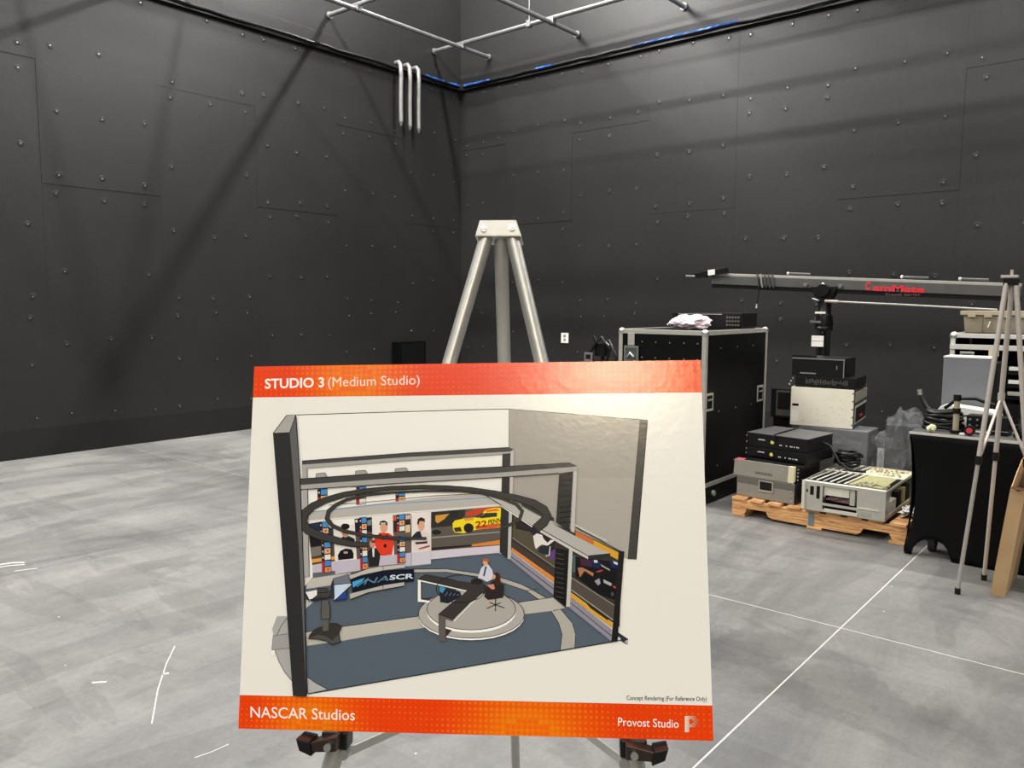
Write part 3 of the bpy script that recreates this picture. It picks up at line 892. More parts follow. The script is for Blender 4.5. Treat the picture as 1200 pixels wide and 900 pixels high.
a.poly([(530, 330), (912, 615), (910, 652), (526, 372)], (214, 160, 48), I_)
a.poly([(640, 400), (860, 560), (850, 575), (700, 470)], (50, 40, 34), I_)
a.poly([(600, 646), (650, 684), (719, 738), (717.5, 751), (650, 697), (599.5, 656)], (142, 138, 152))
a.line([(600, 652), (650, 690), (718, 745)], .5, INK)
a.line([(675, 615.3), (712, 634)], 2.2, (196, 192, 186))
a.line([(676, 618), (730, 647)], 1.0, (30, 28, 28))
a.poly([(690, 105), (660, 525), (632, 527), (664, 100)], (28, 28, 30), D_)

# gantries: rear frame then front frame
a.poly([(355, 545), (361, 545), (364, 676), (357.5, 676)], (168, 166, 162))
a.line([(361, 549), (364, 676)], .4, INK)
a.poly([(355, 540.2), (480, 530.8), (597, 524.4), (602.5, 526.6), (598, 529.4), (480, 535.6), (355, 544.6)], (72, 71, 70))
a.poly([(355, 544.6), (480, 535.6), (598, 529.4), (602.5, 527), (602.5, 531), (589, 532.4), (480, 539.6), (355, 549.2)], (168, 166, 162))
a.line([(355, 540.2), (480, 530.8), (597, 524.4)], .5, INK)
a.poly([(589.5, 532), (599, 531), (596, 654.7), (586.8, 647)], (48, 47, 46))
a.poly([(599, 530), (603, 528), (599.4, 655), (596, 654.8)], (190, 187, 182))
for x0, y0, w_ in ((371.5, 555, 13), (417.6, 552, 14.5), (464, 549.2, 16)):
    a.poly([(x0, y0), (x0 + w_ * .82, y0 - .9), (x0 + w_, y0 + 4), (x0, y0 + 6)], (160, 158, 154))
    a.line([(x0, y0 + 6), (x0, y0), (x0 + w_ * .82, y0 - .9), (x0 + w_, y0 + 4)], .4, INK)
# beam to the right over the desk
a.poly([(1165, 380), (1200, 362), (1200, 470), (1080, 445)], GR, G_)
a.poly([(575, 140), (700, 170), (900, 250), (1090, 345), (1010, 420), (890, 345), (735, 235)], (182, 179, 173), G_)
a.line([(590, 145), (735, 238), (885, 345)], .5, INK, G_)
a.line([(735, 245), (890, 350), (1010, 430)], 1.0, (236, 233, 226), G_)
a.poly([(920, 205), (1100, 300), (1165, 335), (1200, 350), (1200, 385), (1090, 335), (915, 240)], (52, 51, 50), G_)
a.poly([(400, 160), (600, 265), (945, 440), (750, 460), (590, 370), (340, 228)], (178, 175, 170), H_)
a.poly([(340, 228), (590, 370), (750, 460), (752, 490), (590, 402), (310, 240)], (200, 197, 190), H_)
a.poly([(750, 460), (945, 440), (945, 465), (755, 490)], (44, 44, 44), H_)
a.line([(340, 228), (590, 370), (750, 460), (945, 440)], .6, INK, H_)
a.poly([(656, 554), (672.6, 552.6), (668, 622), (652.5, 612)], (46, 45, 44))
a.poly([(652, 642), (667.5, 645), (664.7, 711), (649.8, 699)], (22, 22, 22))
a.poly([(672.6, 550), (677, 547), (674, 624.5), (669.6, 622)], (190, 187, 182))
a.poly([(668, 643), (672, 645), (669.4, 710.6), (664.7, 711)], (196, 193, 188))
for k in range(10):
    y = 558 + k * 6.1
    a.line([(656.5, y), (670, y - 1.5)], .7, (24, 24, 24))
for k in range(10):
    y = 648 + k * 5.6
    a.line([(652.4, y), (662, y + 2.0)], .6, (70, 66, 60))
a.poly([(347.5, 561.8), (460, 553.6), (580, 547.4), (667.5, 542.6), (677, 546.8), (580, 554.4), (460, 560.6), (347.5, 568.8)], (70, 69, 68))
a.poly([(347.5, 568.8), (460, 560.6), (580, 554.4), (677, 546.8), (677, 551.8), (656, 554.6), (580, 559.8), (460, 566.8), (347.5, 574.2)], (164, 162, 158))
a.line([(347.5, 561.8), (460, 553.6), (580, 547.4), (667.5, 542.6), (677, 546.8)], .6, INK)
a.line([(347.5, 574.2), (460, 566.8), (580, 559.8), (656, 554.6)], .5, INK)

# ceiling rings
outer = [(433, 638.4), (414, 637.4), (396, 633.4), (376, 627.6), (362, 621), (356, 612), (358, 602), (368, 593), (384, 585.6), (404, 579.6), (430, 575), (460, 572), (496, 570.6), (524, 571.4),
         (552, 573.6), (580, 578), (606, 583.6), (626, 589.6), (638, 597), (642, 604.5), (638, 612), (629, 619.4)]
wo = [4.5, 6, 7.6, 8.6, 9.4, 9.8, 9.4, 7.6, 6.2, 5.4, 4.6, 4.0, 4.0, 4.2, 4.6, 5.4, 6.6, 8.0, 9.4, 10.2, 10.4, 10]
a.line(outer, [x + 1.2 for x in wo], (32, 31, 31)); a.line(outer, [x - .4 for x in wo], (62, 60, 58))
inner = [(501, 630.8), (463, 630.6), (430, 627.2), (406, 622.6), (391, 616), (384.6, 607.6), (386.6, 599), (395, 591.6), (408, 585.4), (430, 580), (462, 577), (500, 575.4), (540, 575.6), (566, 578),
         (590, 584.6), (606, 591), (613, 599), (610, 608), (600, 614.4), (588, 619)]
wi = [2.4, 2.8, 3.2, 3.6, 4.2, 4.8, 4.4, 3.6, 3.0, 2.4, 1.8, 1.6, 1.6, 2, 2.6, 3.2, 3.8, 3.6, 3.2, 2.8]
a.line(inner, [x + .9 for x in wi], (32, 31, 31)); a.line(inner, [x - .4 for x in wi], (62, 60, 58))

# curved screen with lettering, by the pedestal camera
a.poly([(545, 215), (640, 180), (830, 138), (1100, 122), (1100, 232), (840, 266), (700, 295), (560, 336)], (20, 26, 40), J_)
a.poly([(530, 180), (700, 120), (820, 98), (1020, 80), (1022, 112), (830, 136), (640, 176), (545, 212)], (190, 185, 176), J_)
a.poly([(535, 345), (560, 336), (840, 266), (1015, 240), (1015, 272), (830, 305), (700, 330), (545, 390)], (182, 177, 168), J_)
a.line([(530, 180), (700, 120), (820, 98), (1020, 80)], .5, INK, J_)
a.line([(545, 390), (700, 330), (830, 305), (1015, 272)], .5, INK, J_)
a.line([(828, 98), (830, 138)], .4, INK, J_)
a.line([(828, 268), (830, 305)], .4, INK, J_)
a.poly([(560, 238), (668, 202), (640, 240), (566, 288)], (70, 160, 214), J_)
a.line([(600, 280), (700, 205)], .6, (90, 150, 190), J_)
a.text('NA', (340 + 660 * k13, 650 + 262 * k13), (340 + 878 * k13, 650 + 226 * k13), 6.6, (96, 130, 158), bold=.0, slant=.5)
a.text('SCR', (340 + 885 * k13, 650 + 220 * k13), (340 + 1096 * k13, 650 + 205 * k13), 5.6, (206, 218, 226), bold=.03, slant=.1)
# studio pedestal camera with prompter
a.poly([(175, 735), (185, 700), (232, 650), (300, 622), (360, 602), (420, 602), (468, 625), (442, 690), (458, 765), (385, 788), (330, 755), (260, 740)], (54, 53, 50), J_)
a.poly([(175, 735), (260, 700), (330, 715), (385, 750), (440, 700), (458, 765), (385, 788), (330, 755), (260, 740)], (78, 77, 73), J_)
a.line([(175, 735), (260, 740), (330, 755), (385, 788), (458, 765), (442, 690), (468, 625), (420, 602), (360, 602)], .6, INK, J_)
a.poly([(292, 400), (352, 400), (366, 480), (364, 560), (352, 572), (352, 664), (302, 668), (302, 572), (286, 560), (286, 480)], (92, 91, 86), J_)
a.line([(286, 566), (364, 564)], .8, INK, J_)
a.line([(292, 400), (286, 480), (286, 560)], .5, INK, J_); a.line([(352, 400), (366, 480), (364, 560)], .5, INK, J_)
a.poly([(160, 325), (250, 308), (250, 352), (190, 400), (150, 330)], (232, 230, 226), J_)
a.line([(110, 270), (185, 415)], 1.0, (30, 30, 32), J_)
a.poly([(185, 390), (370, 355), (380, 378), (200, 412)], (42, 42, 46), J_)
a.poly([(250, 296), (335, 290), (372, 318), (372, 350), (340, 372), (252, 372)], (66, 65, 62), J_)
a.line([(250, 296), (335, 290), (340, 330), (252, 336)], .5, INK, J_)
a.poly([(368, 345), (372, 260), (392, 205), (525, 168), (552, 258), (520, 300), (515, 392), (402, 406), (366, 362)], (48, 50, 58), J_)
a.poly([(392, 208), (522, 172), (545, 248), (400, 258)], (112, 116, 126), J_)
a.poly([(402, 266), (545, 252), (405, 385)], (192, 214, 232), J_)
a.poly([(405, 392), (500, 322), (516, 384)], (40, 66, 150), J_)
a.line([(402, 392), (548, 258)], 1.0, (232, 232, 230), J_)

# round stage, desk, presenters
a.ell(554.0, 721.2, 62, 28.6, (246, 245, 240))
a.ell(554.0, 719.4, 61.8, 28, (176, 172, 165)); a.ring(554.0, 719.4, 61.8, 28, .5, INK)
a.ell(553.8, 716.8, 51.8, 24.4, (248, 247, 243))
a.ell(553.8, 713.6, 51.8, 24.2, (172, 169, 162)); a.ring(553.8, 713.6, 51.8, 24.2, .5, INK)
a.poly([(118, 315), (260, 345), (270, 430), (200, 462), (118, 452)], (80, 92, 104), K_)
a.poly([(85, 292), (515, 384), (505, 394), (110, 308), (112, 466), (192, 480), (188, 494), (85, 486)], (242, 240, 234), K_)
a.line([(118, 312), (118, 460), (210, 452)], .7, (50, 48, 48), K_)
a.poly([(275, 352), (455, 396), (470, 440), (350, 502), (280, 490)], (34, 38, 48), K_)
a.poly([(275, 352), (330, 366), (300, 412), (278, 395)], (60, 150, 186), K_)
for k in range(4):
    a.line([(325 + k * 34, 435 - k * 1), (345 + k * 34, 402 + k * 6)], .5, (110, 124, 140), K_)
a.poly([(85, 290), (150, 248), (300, 275), (420, 300), (640, 330), (700, 352), (740, 372), (660, 420), (535, 500), (395, 645), (265, 594), (365, 508), (470, 430), (515, 388), (300, 340)], (58, 54, 52), K_)
a.line([(85, 290), (150, 248), (300, 275), (420, 300)], .5, INK, K_)
a.poly([(265, 594), (395, 640), (395, 660), (330, 640), (330, 830), (270, 828)], (96, 90, 86), K_)
a.poly([(330, 720), (385, 735), (330, 800)], (52, 48, 46), K_)
a.line([(265, 594), (395, 640), (535, 500)], .5, INK, K_)
a.line([(400, 660), (540, 515), (655, 415)], .9, (238, 235, 228), K_)
a.ring(460, 372, 214, 122, 1.0, (34, 33, 33), K_)
a.poly([(546, 310), (560, 288), (600, 280), (650, 300), (640, 335), (560, 332)], (38, 36, 36), K_)
a.poly([(610, 275), (640, 190), (668, 165), (700, 158), (735, 205), (745, 250), (735, 290), (690, 312), (650, 290)], (206, 208, 222), K_)
a.poly([(672, 178), (690, 175), (670, 262), (655, 262)], (70, 68, 92), K_)
a.ell(676, 140, 22, 27, (220, 160, 122), K_, 16)
a.poly([(652, 130), (656, 112), (690, 106), (706, 122), (700, 150), (684, 132)], (176, 100, 50), K_)
a.poly([(665, 440), (690, 360), (740, 300), (790, 320), (842, 335), (835, 450), (770, 462), (700, 470)], (44, 38, 38), K_)
a.poly([(750, 300), (745, 250), (770, 225), (800, 240), (812, 320), (780, 350)], (62, 40, 30), K_)
a.ell(752, 268, 14, 20, (214, 156, 124), K_, 14)
a.poly([(695, 340), (750, 330), (760, 372), (740, 380), (700, 352)], (206, 140, 112), K_)
a.poly([(690, 478), (716, 470), (716, 505), (698, 512)], (210, 160, 128), K_)
a.line([(768, 455), (766, 510)], 1.2, (26, 26, 28), K_)
for q in ((690, 545), (766, 568), (846, 540), (812, 495), (712, 490)):
    a.line([(766, 512), q], 1.0, (26, 26, 28), K_)

# tall dark wall end on the left
a.poly([(340.8, 507), (348, 486.3), (353, 560), (358.5, 690), (361.8, 814), (362, 815.6), (355, 760)], (98, 97, 97))
a.poly([(321.2, 508.2), (340.8, 507), (352, 640), (361.6, 815.8), (345.8, 815), (334, 660)], (46, 46, 46))
a.poly([(321.2, 508.2), (337, 487), (347.8, 486.2), (340.8, 507)], (168, 166, 160))
a.line([(321.2, 508.2), (337, 487), (347.8, 486.2), (340.8, 507), (321.2, 508.2)], .6, INK)
a.line([(347.8, 486.2), (353, 560), (358.5, 690), (361.8, 814)], .6, INK)
a.done('concept_drawing')

# ================================================================== EASELS
def tubeleg(t, o, p0, p1, r_, m, name, n=14):
    return MB().tube([Vector(p0) - o, Vector(p1) - o], r_, n).build(name, m, t)

def onboard(u, v, d):
    """sheet coordinates (metres right, metres down from the top left corner, metres behind)"""
    return B_TL + bx * u + bd * v + by * d

LEGD = .024
vfl = lambda: None
def foot_on(p, q):
    t = p.z / (p.z - q.z)
    return p + (q - p) * t
l0, l1 = onboard(.4015, -.232, LEGD), onboard(.158, .626, LEGD)
q0, q1 = onboard(.4455, -.230, LEGD), onboard(.638, .627, LEGD)
lf, qf = foot_on(l0, l1), foot_on(q0, q1)
apex = Vector((-.9251, 1.0784, 1.607))
rf = Vector((-1.1762, 1.4516, 0))
org = Vector(((lf.x + qf.x + rf.x) / 3, (lf.y + qf.y + rf.y) / 3, 0))
es = thing('easel', 'large silver tripod easel holding the presentation board', 'easel', org)
# trapezoid head plate with two bolts
hp = [(.3905, -.2535), (.4545, -.2520), (.4640, -.2220), (.3825, -.2245)]
MB().prism([(a_, b_) for a_, b_ in hp], lambda a_, b_, d: onboard(a_, b_, d) - org, LEGD - .017, LEGD + .034).build('head_plate', M_easel, es, bevel=.002)
for u in (.3975, .4465):
    c = onboard(u, -.2372, LEGD - .017); c2 = onboard(u, -.2372, LEGD - .021)
    MB().tube([c - org, c2 - org], .0058, 14).build('bolt', M_chrome, es)
    MB().tube([c2 - org, onboard(u, -.2372, LEGD - .0225) - org], [.0040, .0030], 10).build('bolt', M_chrome, es)
for (p, q, f_) in ((l0, l1, lf), (q0, q1, qf)):
    tubeleg(es, org, p, q + (q - p) * .03, .0122, M_easel, 'upper_leg')
    tubeleg(es, org, q - (q - p) * .3, f_ + Vector((0, 0, .012)), .0098, M_easel, 'lower_leg')
    MB().tube([q - org - (q - p).normalized() * .012, q - org + (q - p).normalized() * .05], .0150, 14).build('collar', M_easel, es)
    MB().tube([f_ - org + Vector((0, 0, .001)), f_ - org + Vector((0, 0, .03))], .0135, 12).build('rubber_foot', M_blk, es)
rm = apex + (rf - apex) * .55
tubeleg(es, org, apex + (rf - apex) * .0 + Vector((0, 0, .012)), rm, .0122, M_easel, 'upper_leg')
tubeleg(es, org, apex + (rf - apex) * .45, rf + Vector((0, 0, .012)), .0098, M_easel, 'lower_leg')
MB().tube([rf - org + Vector((0, 0, .001)), rf - org + Vector((0, 0, .03))], .0135, 12).build('rubber_foot', M_blk, es)
slide = apex + (rf - apex) * .575
MB().tube([slide - (rf - apex).normalized() * .02 - org, slide + (rf - apex).normalized() * .02 - org], .018, 14).build('slider', M_blk, es)
for (p, q, s) in ((l0, l1, 1), (q0, q1, -1)):
    st = q + (q - p).normalized() * .012 + bx * s * .018
    MB().bar(st - org, slide - org, .004, .014).build('brace', M_easel, es)
    MB().tube([st - org - by * .012, st - org + by * .008], .008, 12).build('rivet', M_chrome, es)
# black holders the board stands on: clamp on the leg, arm forward, lip at the end
for (p, q, s) in ((l0, l1, -1), (q0, q1, 1)):
    cen = q + (q - p).normalized() * (-.006)
    fr_ = -by
    sd = bx * s
    upv = bz
    def hp_(a_, b_, d): return cen + sd * a_ + upv * b_ + fr_ * d - org
    lowz = (B_BL - cen).dot(bz)          # level of the board's bottom edge, in clamp space
    MB().prism([(-.020, lowz - .030), (.022, lowz - .030), (.022, lowz - .003), (-.020, lowz - .003)], hp_, -.018, .020).build('clamp', M_blk, es, bevel=.003)
    # arm: black plate sloping outward under the board, brownish reflection put into its colour
    poly = [(-.012, lowz - .024), (.034, lowz - .026), (.034, lowz - .012), (-.012, lowz - .0015)]
    MB().prism(poly, hp_, .016, .050).build('holder_arm', mat('holder_black_brown_reflection', (0.020, 0.012, 0.009, 1), .3), es, bevel=.002)
    lip = [(.026, lowz - .030), (.046, lowz - .022), (.052, lowz - .004), (.030, lowz - .008)]
    MB().prism(lip, hp_, .012, .056).build('holder_lip', M_blk, es, bevel=.002)
    MB().tube([hp_(0.0, lowz - .016, .052), hp_(0.0, lowz - .016, .058)], .006, 12).build('knob', M_chrome, es)

# second easel, standing by the table
A2, B2, C2 = Vector((-.789, 4.61, 0)), Vector((-.722, 4.941, 0)), Vector((-.462, 4.74, 0))
top2 = Vector((-.664, 4.79, 1.645))
o2 = Vector((-.66, 4.76, 0))
e2 = thing('easel', 'thin grey tripod easel standing beside the black covered table', 'easel', o2)
MB().prism([(-.034, -.022), (.034, -.022), (.034, .022), (-.034, .022)], lambda a_, b_, d: top2 - o2 + Vector((a_, b_, d)), -.035, .0).build('head_block', M_blk, e2, bevel=.004)
MB().box(top2.x - o2.x - .045, top2.x - o2.x + .03, top2.y - o2.y - .030, top2.y - o2.y + .02, 1.648, 1.662).build('top_clip', M_easel2, e2, bevel=.003)
MB().tube([top2 - o2 + Vector((0, 0, .017)), top2 - o2 + Vector((0, 0, .045))], .007, 10).build('pin', M_easel2, e2)
tops = [top2 + Vector((-.020, -.012, -.025)), top2 + Vector((.002, .012, -.025)), top2 + Vector((.022, -.008, -.025))]
coll = []
for k, (tp, ft) in enumerate(zip(tops, (A2, B2, C2))):
    md = tp + (ft - tp) * .55
    tubeleg(e2, o2, tp, md, .0125, M_easel2, 'upper_leg', 12)
    tubeleg(e2, o2, tp + (ft - tp) * .5, ft + Vector((0, 0, .02)), .0102, M_easel2 if k else M_easel, 'lower_leg', 12)
    MB().tube([md - o2 - (ft - tp).normalized() * .0, md - o2 + (ft - tp).normalized() * .045], .0165, 12).build('collar', M_blk, e2)
    MB().tube([ft - o2 + Vector((0, 0, .001)), ft - o2 + Vector((0, 0, .032))], .0145, 12).build('rubber_foot', M_blk, e2)
    coll.append(md)
sl2 = tops[1] + (B2 - tops[1]) * .365
MB().tube([sl2 - o2 + Vector((0, 0, .02)), sl2 - o2 - Vector((0, 0, .02))], .017, 12).build('slider', M_easel2, e2)
MB().bar(sl2 - o2, coll[0] - o2 + Vector((.008, 0, .01)), .012, .008).build('brace', M_easel2, e2)
MB().bar(sl2 - o2, coll[2] - o2 + Vector((-.004, 0, .01)), .012, .008).build('brace', M_easel2, e2)

# ================================================================== EQUIPMENT ALONG THE RIGHT WALL
from mathutils import noise as mnoise

def lump(name, m, c, sc, amp, freq, seed, parent=None, sub=4, box=0.0, floor_z=None):
    """crumpled soft thing: icosphere pushed toward a box and creased"""
    bm = bmesh.new()
    bmesh.ops.create_icosphere(bm, subdivisions=sub, radius=1.0)
    for v in bm.verts:
        d = v.co.copy()
        mx = max(abs(d.x), abs(d.y), abs(d.z))
        p = d * (1 - box) + (d / mx) * box
        q = d * freq + Vector((seed * 3.1, seed * 1.7, seed))
        k = 1 + amp * (mnoise.turbulence(q, 4, True) - .5) * 1.6
        p = Vector((p.x * sc[0], p.y * sc[1], p.z * sc[2])) * k
        v.co = p + Vector(c)
        if floor_z is not None and v.co.z < floor_z: v.co.z = floor_z
    me = bpy.data.meshes.new(name); bm.to_mesh(me); bm.free()
    me.materials.append(m)
    for p in me.polygons: p.use_smooth = False
    o = bpy.data.objects.new(name, me); COL.objects.link(o)
    if parent: o.parent = parent
    return o

def case_shell(t, w_, d_, h_, zb, e=.034, trim=M_alu, open_front=False):
    """road case: laminate panels, aluminium edge angles, ball corners"""
    if not open_front:
        MB().box(.004, w_ - .004, .004, d_ - .004, zb + .004, h_ - .004).build('body', M_lam, t)
    else:
        MB().box(.004, w_ - .004, d_ - .012, d_ - .004, zb + .004, h_ - .004).build('back_panel', M_lam, t)
        MB().box(.004, .014, .004, d_ - .012, zb + .004, h_ - .004).build('side_panel', M_lam, t)
        MB().box(w_ - .014, w_ - .004, .004, d_ - .012, zb + .004, h_ - .004).build('side_panel', M_lam, t)
        MB().box(.014, w_ - .014, .004, d_ - .012, h_ - .014, h_ - .004).build('top_panel', M_lam, t)
        MB().box(.014, w_ - .014, .004, d_ - .012, zb + .004, zb + .014).build('bottom_panel', M_lam, t)
    for x in (0, w_):
        for y in (0, d_):
            x0, x1 = (0, e) if x == 0 else (w_ - e, w_)
            y0, y1 = (0, e) if y == 0 else (d_ - e, d_)
            MB().box(x0, x1, y0, y1, zb + e, h_ - e).build('edge_angle', trim, t, bevel=.003)
    for z in (zb, h_):
        z0, z1 = (zb, zb + e) if z == zb else (h_ - e, h_)
        for y in (0, d_):
            y0, y1 = (0, e) if y == 0 else (d_ - e, d_)
            MB().box(e, w_ - e, y0, y1, z0, z1).build('edge_angle', trim, t, bevel=.003)
        for x in (0, w_):
            x0, x1 = (0, e) if x == 0 else (w_ - e, w_)
            MB().box(x0, x1, e, d_ - e, z0, z1).build('edge_angle', trim, t, bevel=.003)
    for x in (0, w_):
        for y in (0, d_):
            for z in (zb, h_):
                s_ = lambda q, a_, b_: a_ if q == 0 else b_
                MB().ball((x + s_(x, .018, -.018), y + s_(y, .018, -.018), z + (.018 if z == zb else -.018)), .030).build('ball_corner', M_chrome, t)

def dish(t, cx, cz, wy, hz, X):
    """recessed handle on a side face (normal +x)"""
    o = MB().box(X, X + .004, cx - wy / 2, cx + wy / 2, cz - hz / 2, cz + hz / 2).build('handle_dish', M_alu, t, bevel=.002)
    MB().box(X + .0042, X + .005, cx - wy / 2 + .018, cx + wy / 2 - .018, cz - hz / 2 + .018, cz + hz / 2 - .018).build('dish_recess', M_blkm, o)
    MB().tube([(X + .010, cx - wy * .3, cz + hz * .12), (X + .014, cx, cz + hz * .14), (X + .010, cx + wy * .3, cz + hz * .12)], .008, 8).build('grip', M_chrome, o)

# ---- tall black road case
W_, D_, H_c = .75, 1.14, 1.315
fc = thing('road_case', 'tall black road case with aluminium edges beside the wooden pallet', 'case', (-3.385, 5.385, 0))
case_shell(fc, W_, D_, H_c, .135)
MB().box(.004, W_ - .004, .004, D_ - .004, .012, .134).build('dolly_base', M_lam, fc, bevel=.004)
for x in (.12, W_ - .12):
    for y in (.14, D_ - .14):
        MB().tube([(x - .02, y, .0185), (x + .02, y, .0185)], .018, 12).build('glide', M_blk, fc)
MB().tube([(W_ - .02, .19, .075), (W_ + .012, .19, .075)], .022, 14).build('side_knob', M_alu, fc)
dish(fc, .075, .785, .125, .135, W_)
dish(fc, 1.015, .775, .125, .135, W_)
# butterfly latch with its strap on the front lid
MB().box(.085, .145, -.004, .0, 1.19, 1.285).build('strap_plate', M_alu, fc, bevel=.002)
lt = MB().box(.055, .185, -.010, .0, 1.06, 1.185).build('latch', M_chrome, fc, bevel=.004)
MB().box(.072, .168, -.013, -.010, 1.075, 1.170).build('latch_recess', mat('latch_dark', rgb(90, 96, 92), .4, metal=.6), lt)
MB().tube([(.09, -.018, 1.10), (.12, -.022, 1.13), (.15, -.018, 1.10)], .009, 8).build('latch_key', M_chrome, lt)
rv = MB()
for x in (.21, .33, .45, .57, .68):
    for z in (1.22, 1.10, .6, .3): rv.tube([(x, .004, z), (x, .0005, z)], .006, 8)
for y in (.25, .55, .85):
    for z in (1.18, .7, .28): rv.tube([(W_ - .004, y, z), (W_ - .0005, y, z)], .006, 8)
rv.build('rivets', M_chrome, fc)['kind'] = 'stuff'

# amplifier and crumpled cloth on the case
am = thing('amplifier', 'flat black amplifier lying on top of the tall road case', 'amplifier', (-3.285, 6.06, H_c + .001))
MB().box(0, .62, 0, .30, .006, .125).build('chassis', M_blk, am, bevel=.003)
MB().box(.06, .45, -.003, -.0005, .112, .118).build('front_rail', M_alu, am)
for x in (.02, .60):
    MB().box(x - .012, x + .012, .01, .29, .0, .006).build('foot', M_blkm, am)
cn = MB()
for i in range(5):
    for j in range(3): cn.tube([(.50 + i * .024, -.001, .03 + j * .03), (.50 + i * .024, -.012, .03 + j * .03)], .009, 8)
cn.build('connectors', mat('connector_grey', rgb(110, 106, 100), .4, metal=.5), am)['kind'] = 'stuff'
cl = lump('cleaning_cloth', mat('pink_white_cloth', rgb(232, 214, 222), .8, noise=.12, nscale=14), (-2.93, 5.70, H_c + .052), (.17, .13, .062), .30, 1.5, 4, floor_z=H_c + .001)
tag(cl, 'crumpled pale pink cloth lying on the tall road case', 'cloth')

# ---- camera support gear left of the case
st = thing('light_stand', 'black stand hung with coiled cables, left of road case', 'stand', (-4.07, 6.2, 0))
MB().tube([(0, 0, .10), (0, 0, 1.05)], .018, 10).build('pole', M_blk, st)
for k in range(3):
    an = 2 * pi * k / 3 + .3
    MB().tube([(0, 0, .45), (.42 * cos(an), .42 * sin(an), .012)], .011, 8).build('leg', M_blk, st)
MB().box(-.06, .05, -.05, .05, 1.03, 1.15).build('head', M_blk, st, bevel=.012)
MB().tube([(-.05, 0, 1.12), (-.10, -.01, 1.22)], [.022, .012], 10).build('knob', M_blk, st)
MB().tube([(.02, -.02, 1.14), (.10, -.04, 1.18), (.19, -.05, 1.02), (.17, -.05, .82)], .015, 8).build('cable', M_blk, st)
MB().tube([(-.04, -.06, 1.15), (.05, -.09, 1.21), (.13, -.08, 1.10), (.08, -.08, .93), (-.04, -.08, .95), (-.09, -.07, 1.06), (-.03, -.06, 1.16)], .013, 8).build('cable', M_blk, st)
MB().tube([(.05, -.06, 1.19), (.14, -.11, 1.14)], .003, 6).build('wire', M_alu, st)
MB().box(-.135, -.045, -.105, -.095, .985, 1.065).build('buckle', M_chrome, st, bevel=.004)
MB().box(-.115, -.065, -.108, -.106, 1.005, 1.045).build('buckle_recess', M_blkm, st)
MB().box(.17, .20, -.01, .02, .93, 1.0).build('clip', M_alu, st)
bp2 = thing('speaker_pole', 'thin upright black pole against left side of road case', 'pole', (-3.515, 6.05, 0))
MB().tube([(0, 0, .01), (0, 0, 1.27)], .016, 10).build('pole', M_blk, bp2)
MB().lathe([(.11, 0), (.11, .012), (.02, .03)], (0, 0, 0.0005), 16).build('base', M_blk, bp2)

# ---- wooden pallet
PAL = (-2.378, 5.335); PW, PD, PT = 1.162, 1.17, .134
pl = thing('pallet', 'worn wooden pallet carrying the stacked electronics', 'pallet', (PAL[0], PAL[1], 0))
def stringer(y):
    prof = [(0, .016), (.085, .016), (.10, .030), (.11, .062), (.25, .062), (.265, .030), (.30, .016), (.86, .016), (.885, .030), (.90, .062), (1.06, .062), (1.075, .03), (1.09, .016), (PW, .016), (PW, .114), (0, .114)]
    MB().prism(prof, lambda a_, b_, d: (a_, y + d, b_), 0, .038).build('stringer', M_pine, pl)
for y in (.012, PD / 2 - .019, PD - .05): stringer(y)
xs = [0, .135, .265, .40, .53, .665, .80, .93, 1.06]
for i, x in enumerate(xs):
    wd = .1 if i in (0, 8) else .09
    y0 = random.uniform(-.004, .010)
    MB().box(x, x + wd, y0, PD - random.uniform(0, .01), .1145, .134 - random.uniform(0, .002)).build('deck_board', M_pine, pl, bevel=.003)
for x in (0, .54, 1.06):
    MB().box(x, x + .1, 0.004, PD, .0005, .0155).build('bottom_board', M_pine, pl, bevel=.003)
MB().box(.548, .585, .008, .0118, .022, .112).build('paint_mark', mat('blue_grey_paint', rgb(96, 116, 120), .7, noise=.2), pl)

# ---- lower grey recorder with black window
DG = mat('grey_metal_face', rgb(128, 124, 114), .45, noise=.05, nscale=14)
DG2 = mat('grey_metal_light', rgb(160, 155, 142), .45, noise=.05, nscale=14)
def screws(mb, xs_, zs_, y, r_=.006):
    for x in xs_:
        for z in zs_: mb.tube([(x, y, z), (x, y - .003, z)], r_, 8)
    return mb
u1 = thing('rack_recorder', 'dark grey rack unit with a black window, bottom of pallet stack', 'rack unit', (-2.372, 5.405, PT + .001), R(-3))
MB().box(.012, .44, .012, .44, 0.0, .138).build('chassis', M_blk, u1, bevel=.003)
MB().box(0, .425, 0, .012, .0, .142).build('front_panel', DG, u1, bevel=.003)
MB().box(.0, .425, -.004, .0, .100, .142).build('upper_strip', mat('grey_metal_dark', rgb(92, 88, 82), .45), u1)
f_ = MB().box(.168, .275, -.006, .0, .055, .132).build('window_frame', DG2, u1, bevel=.002)
MB().box(.177, .266, -.008, -.006, .070, .128).build('window', M_blk, f_)
screws(MB(), (.02, .405), (.02, .05, .09, .12), 0).build('screws', M_chrome, u1)['kind'] = 'stuff'

